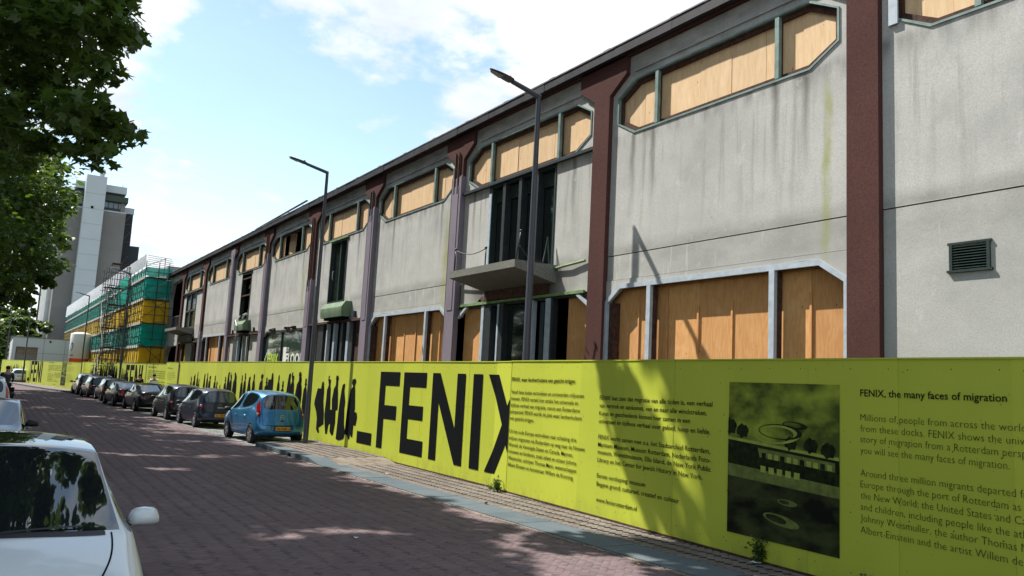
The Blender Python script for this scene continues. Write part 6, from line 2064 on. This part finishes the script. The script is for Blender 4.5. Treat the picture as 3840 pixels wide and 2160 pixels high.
# -------- white compact at the left edge
c11, bv = build_car('parked_car', 'white small car cut by the left edge, its red tail light showing', HATCH, wht, .985, 1.0, .98, .30, (0, 2.36), 'tall', None, group=None)
place(c11, -.28, 33.5, 1)
c12, bv = build_car('parked_car', 'dark car at the far left edge beyond the cyclist', HATCH, navy, 1.0, 1.1, .93, .31, (0, 2.6), 'mid', None, group=None)
place(c12, -.25, 58.0, 2)
c13, bv = build_car('parked_car', 'white estate car with orange plate, parked far off by the bright hoarding', HATCH, wht, 1.03, 1.2, .90, .32, (0, 2.83), 'mid', None, group=None, plate_z=.72)
place(c13, 2.25, 101.6, 4)
# ================================================================== people
M['skin'] = simple('skin', (.42, .25, .18), .6, .3, var=.05)
M['hair'] = simple('dark_hair', (.02, .014, .01), .7, .3)
M['shirtwhite'] = simple('white_polo_cloth', (.72, .75, .80), .9, .1)
M['shirtblack'] = simple('black_cloth', (.022, .016, .018), .9, .1)
M['jacketgrey'] = simple('charcoal_jacket_cloth', (.05, .055, .065), .9, .1)
M['jeans'] = simple('dark_trouser_cloth', (.025, .03, .045), .9, .1)


def skin_mesh(pts, edges, rad, lv=1):
    me = bpy.data.meshes.new('s'); me.from_pydata(pts, edges, [])
    o = bpy.data.objects.new('s', me); COL.objects.link(o)
    md = o.modifiers.new('k', 'SKIN'); md.use_smooth_shade = True
    for i, r_ in enumerate(rad):
        sv = me.skin_vertices[0].data[i]; sv.radius = (r_, r_ * .9) if not isinstance(r_, tuple) else r_; sv.use_root = (i == 0)
    s = o.modifiers.new('u', 'SUBSURF'); s.levels = lv
    dg = bpy.context.evaluated_depsgraph_get(); dg.update()
    r = bpy.data.meshes.new_from_object(o.evaluated_get(dg)); bpy.data.objects.remove(o)
    return r


def person(label, loc, deg, shirt, pose='stand', h=1.0, group=None, cat='person'):
    t = thing('person', label, cat, loc, math.radians(deg), group)
    # local: faces +y
    if pose == 'stand':
        J = dict(pel=(0, 0, .95), spi=(0, 0, 1.18), che=(0, 0, 1.38), nec=(0, .0, 1.52), hed=(0, .02, 1.66), top=(0, .02, 1.76),
                 sl=(-.19, 0, 1.43), el=(-.25, -.02, 1.14), wl=(-.22, .12, .92), hl=(-.21, .16, .84), sr=(.19, 0, 1.43), er=(.25, -.02, 1.14), wr=(.23, .10, .90), hr=(.22, .14, .82),
                 ll=(-.10, 0, .90), kl=(-.11, .03, .50), al=(-.12, 0, .09), fl=(-.12, .16, .04), lr=(.10, 0, .90), kr=(.12, .02, .50), ar=(.13, -.04, .09), fr=(.13, .12, .04))
    else:
        J = dict(pel=(0, -.12, 1.0), spi=(0, -.05, 1.2), che=(0, .08, 1.40), nec=(0, .16, 1.54), hed=(0, .22, 1.66), top=(0, .22, 1.77),
                 sl=(-.19, .10, 1.45), el=(-.24, .28, 1.22), wl=(-.22, .48, 1.10), hl=(-.22, .54, 1.08), sr=(.19, .10, 1.45), er=(.24, .28, 1.22), wr=(.22, .48, 1.10), hr=(.22, .54, 1.08),
                 ll=(-.10, -.10, .96), kl=(-.12, .28, .72), al=(-.12, .12, .32), fl=(-.12, .26, .27), lr=(.10, -.10, .96), kr=(.12, .22, .60), ar=(.12, .10, .17), fr=(.12, .24, .14))
    def mk(names, edges, rad, nm, mat, parent=t):
        me = skin_mesh([tuple(Vector(J[n]) * h) for n in names], edges, [tuple(x * h for x in q) if isinstance(q, tuple) else q * h for q in rad])
        return link(nm, me, mat, parent, world=False)
    B = ['pel', 'spi', 'che', 'nec', 'hed', 'top', 'sl', 'el', 'wl', 'hl', 'sr', 'er', 'wr', 'hr', 'll', 'kl', 'al', 'fl', 'lr', 'kr', 'ar', 'fr']
    E_ = [(0, 1), (1, 2), (2, 3), (3, 4), (4, 5), (2, 6), (6, 7), (7, 8), (8, 9), (2, 10), (10, 11), (11, 12), (12, 13), (0, 14), (14, 15), (15, 16), (16, 17), (0, 18), (18, 19), (19, 20), (20, 21)]
    rad = [(.13, .10), (.12, .09), (.14, .10), .055, (.082, .10), (.06, .075), .06, .045, .032, .03, .06, .045, .032, .03, .09, .06, .045, .035, .09, .06, .045, .035]
    body = mk(B, E_, rad, 'body', M['skin'])
    mk(['pel', 'spi', 'che', 'sl', 'el', 'sr', 'er'], [(0, 1), (1, 2), (2, 3), (3, 4), (2, 5), (5, 6)], [(.155, .12), (.145, .11), (.165, .12), .078, .062, .078, .062], 'shirt', shirt)
    mk(['pel', 'll', 'kl', 'al', 'lr', 'kr', 'ar'], [(0, 1), (1, 2), (2, 3), (0, 4), (4, 5), (5, 6)], [(.145, .115), .105, .075, .06, .105, .075, .06], 'trousers', M['jeans'])
    if shirt is not M['shirtwhite']:
        mk(['el', 'wl'], [(0, 1)], [.06, .045], 'sleeve', shirt); mk(['er', 'wr'], [(0, 1)], [.06, .045], 'sleeve', shirt)
    hc = Vector(J['hed']) * h
    MB().lathe([(.02, .125), (.07, .115), (.098, .07), (.104, .02), (.09, -.03)], 14, 'z', tuple(hc + Vector((0, -.018, .02)))).build('hair', M['hair'], t, smooth=True, world=False)
    for a in ('fl', 'fr'):
        p = Vector(J[a]) * h
        MB().box(p.x - .045, p.x + .045, p.y - .20, p.y + .08, p.z - .04, p.z + .04).build('shoe', M['trim'], t, world=False)
    return t


person('person in a white short-sleeved shirt walking on the footway behind the parked cars', (8.35, 54.2, .1), 170, M['shirtwhite'])
person('dark-haired person in black clothing beside the walker in the white shirt', (7.95, 57.2, .1), 150, M['shirtblack'], h=.97)

# cyclist
BK = thing('bicycle', 'black bicycle with a big black pannier ridden at the left edge', 'bicycle', (.50, 45.0, 0), 0)
def ring(mb, y, r_):
    n = 28
    mb.tube([(0, y + r_ * math.cos(2 * math.pi * k / n), r_ + r_ * math.sin(2 * math.pi * k / n)) for k in range(n + 1)], .02, 6, cap=False)
for y_ in (-.52, .55):
    mb = MB(); ring(mb, y_, .34); w_ = mb.build('wheel', M['tyre'], BK, smooth=True, world=False)
    sp = MB()
    for k in range(12):
        a = math.pi * k / 6; sp.tube([(0, y_, .34), (0, y_ + .33 * math.cos(a), .34 + .33 * math.sin(a))], .002, 4, cap=False)
    sp.build('spokes', M['chrome'], w_, world=False, kind='stuff')
MB().tube([(0, -.52, .34), (0, -.08, .32), (0, .42, .80), (0, -.22, .88), (0, -.52, .34)], .016, 7).tube([(0, -.08, .32), (0, -.22, .96)], .016, 7).tube([(0, .55, .34), (0, .42, .80), (0, .38, 1.02)], .016, 7).build('frame', M['dark'], BK, smooth=True, world=False)
MB().tube([(-.28, .26, 1.08), (-.22, .36, 1.05), (0, .40, 1.03), (.22, .36, 1.05), (.28, .26, 1.08)], .013, 7).build('handlebar', M['dark'], BK, smooth=True, world=False)
MB().add([(-.08, -.36, .97), (.08, -.36, .97), (.02, -.08, .98), (-.02, -.08, .98), (-.07, -.34, 1.02), (.07, -.34, 1.02), (.015, -.1, 1.01), (-.015, -.1, 1.01)], [(0, 3, 2, 1), (4, 5, 6, 7), (0, 1, 5, 4), (1, 2, 6, 5), (2, 3, 7, 6), (3, 0, 4, 7)]).build('saddle', M['trim'], BK, world=False)
MB().box(.04, .34, -.78, -.38, .48, 1.0).box(-.1, .04, -.75, -.4, .74, .78).build('pannier', M['shirtblack'], BK, world=False)
person('cyclist in a charcoal jacket riding away at the left edge', (.50, 45.0, .05), 0, M['jacketgrey'], 'ride', h=1.08)
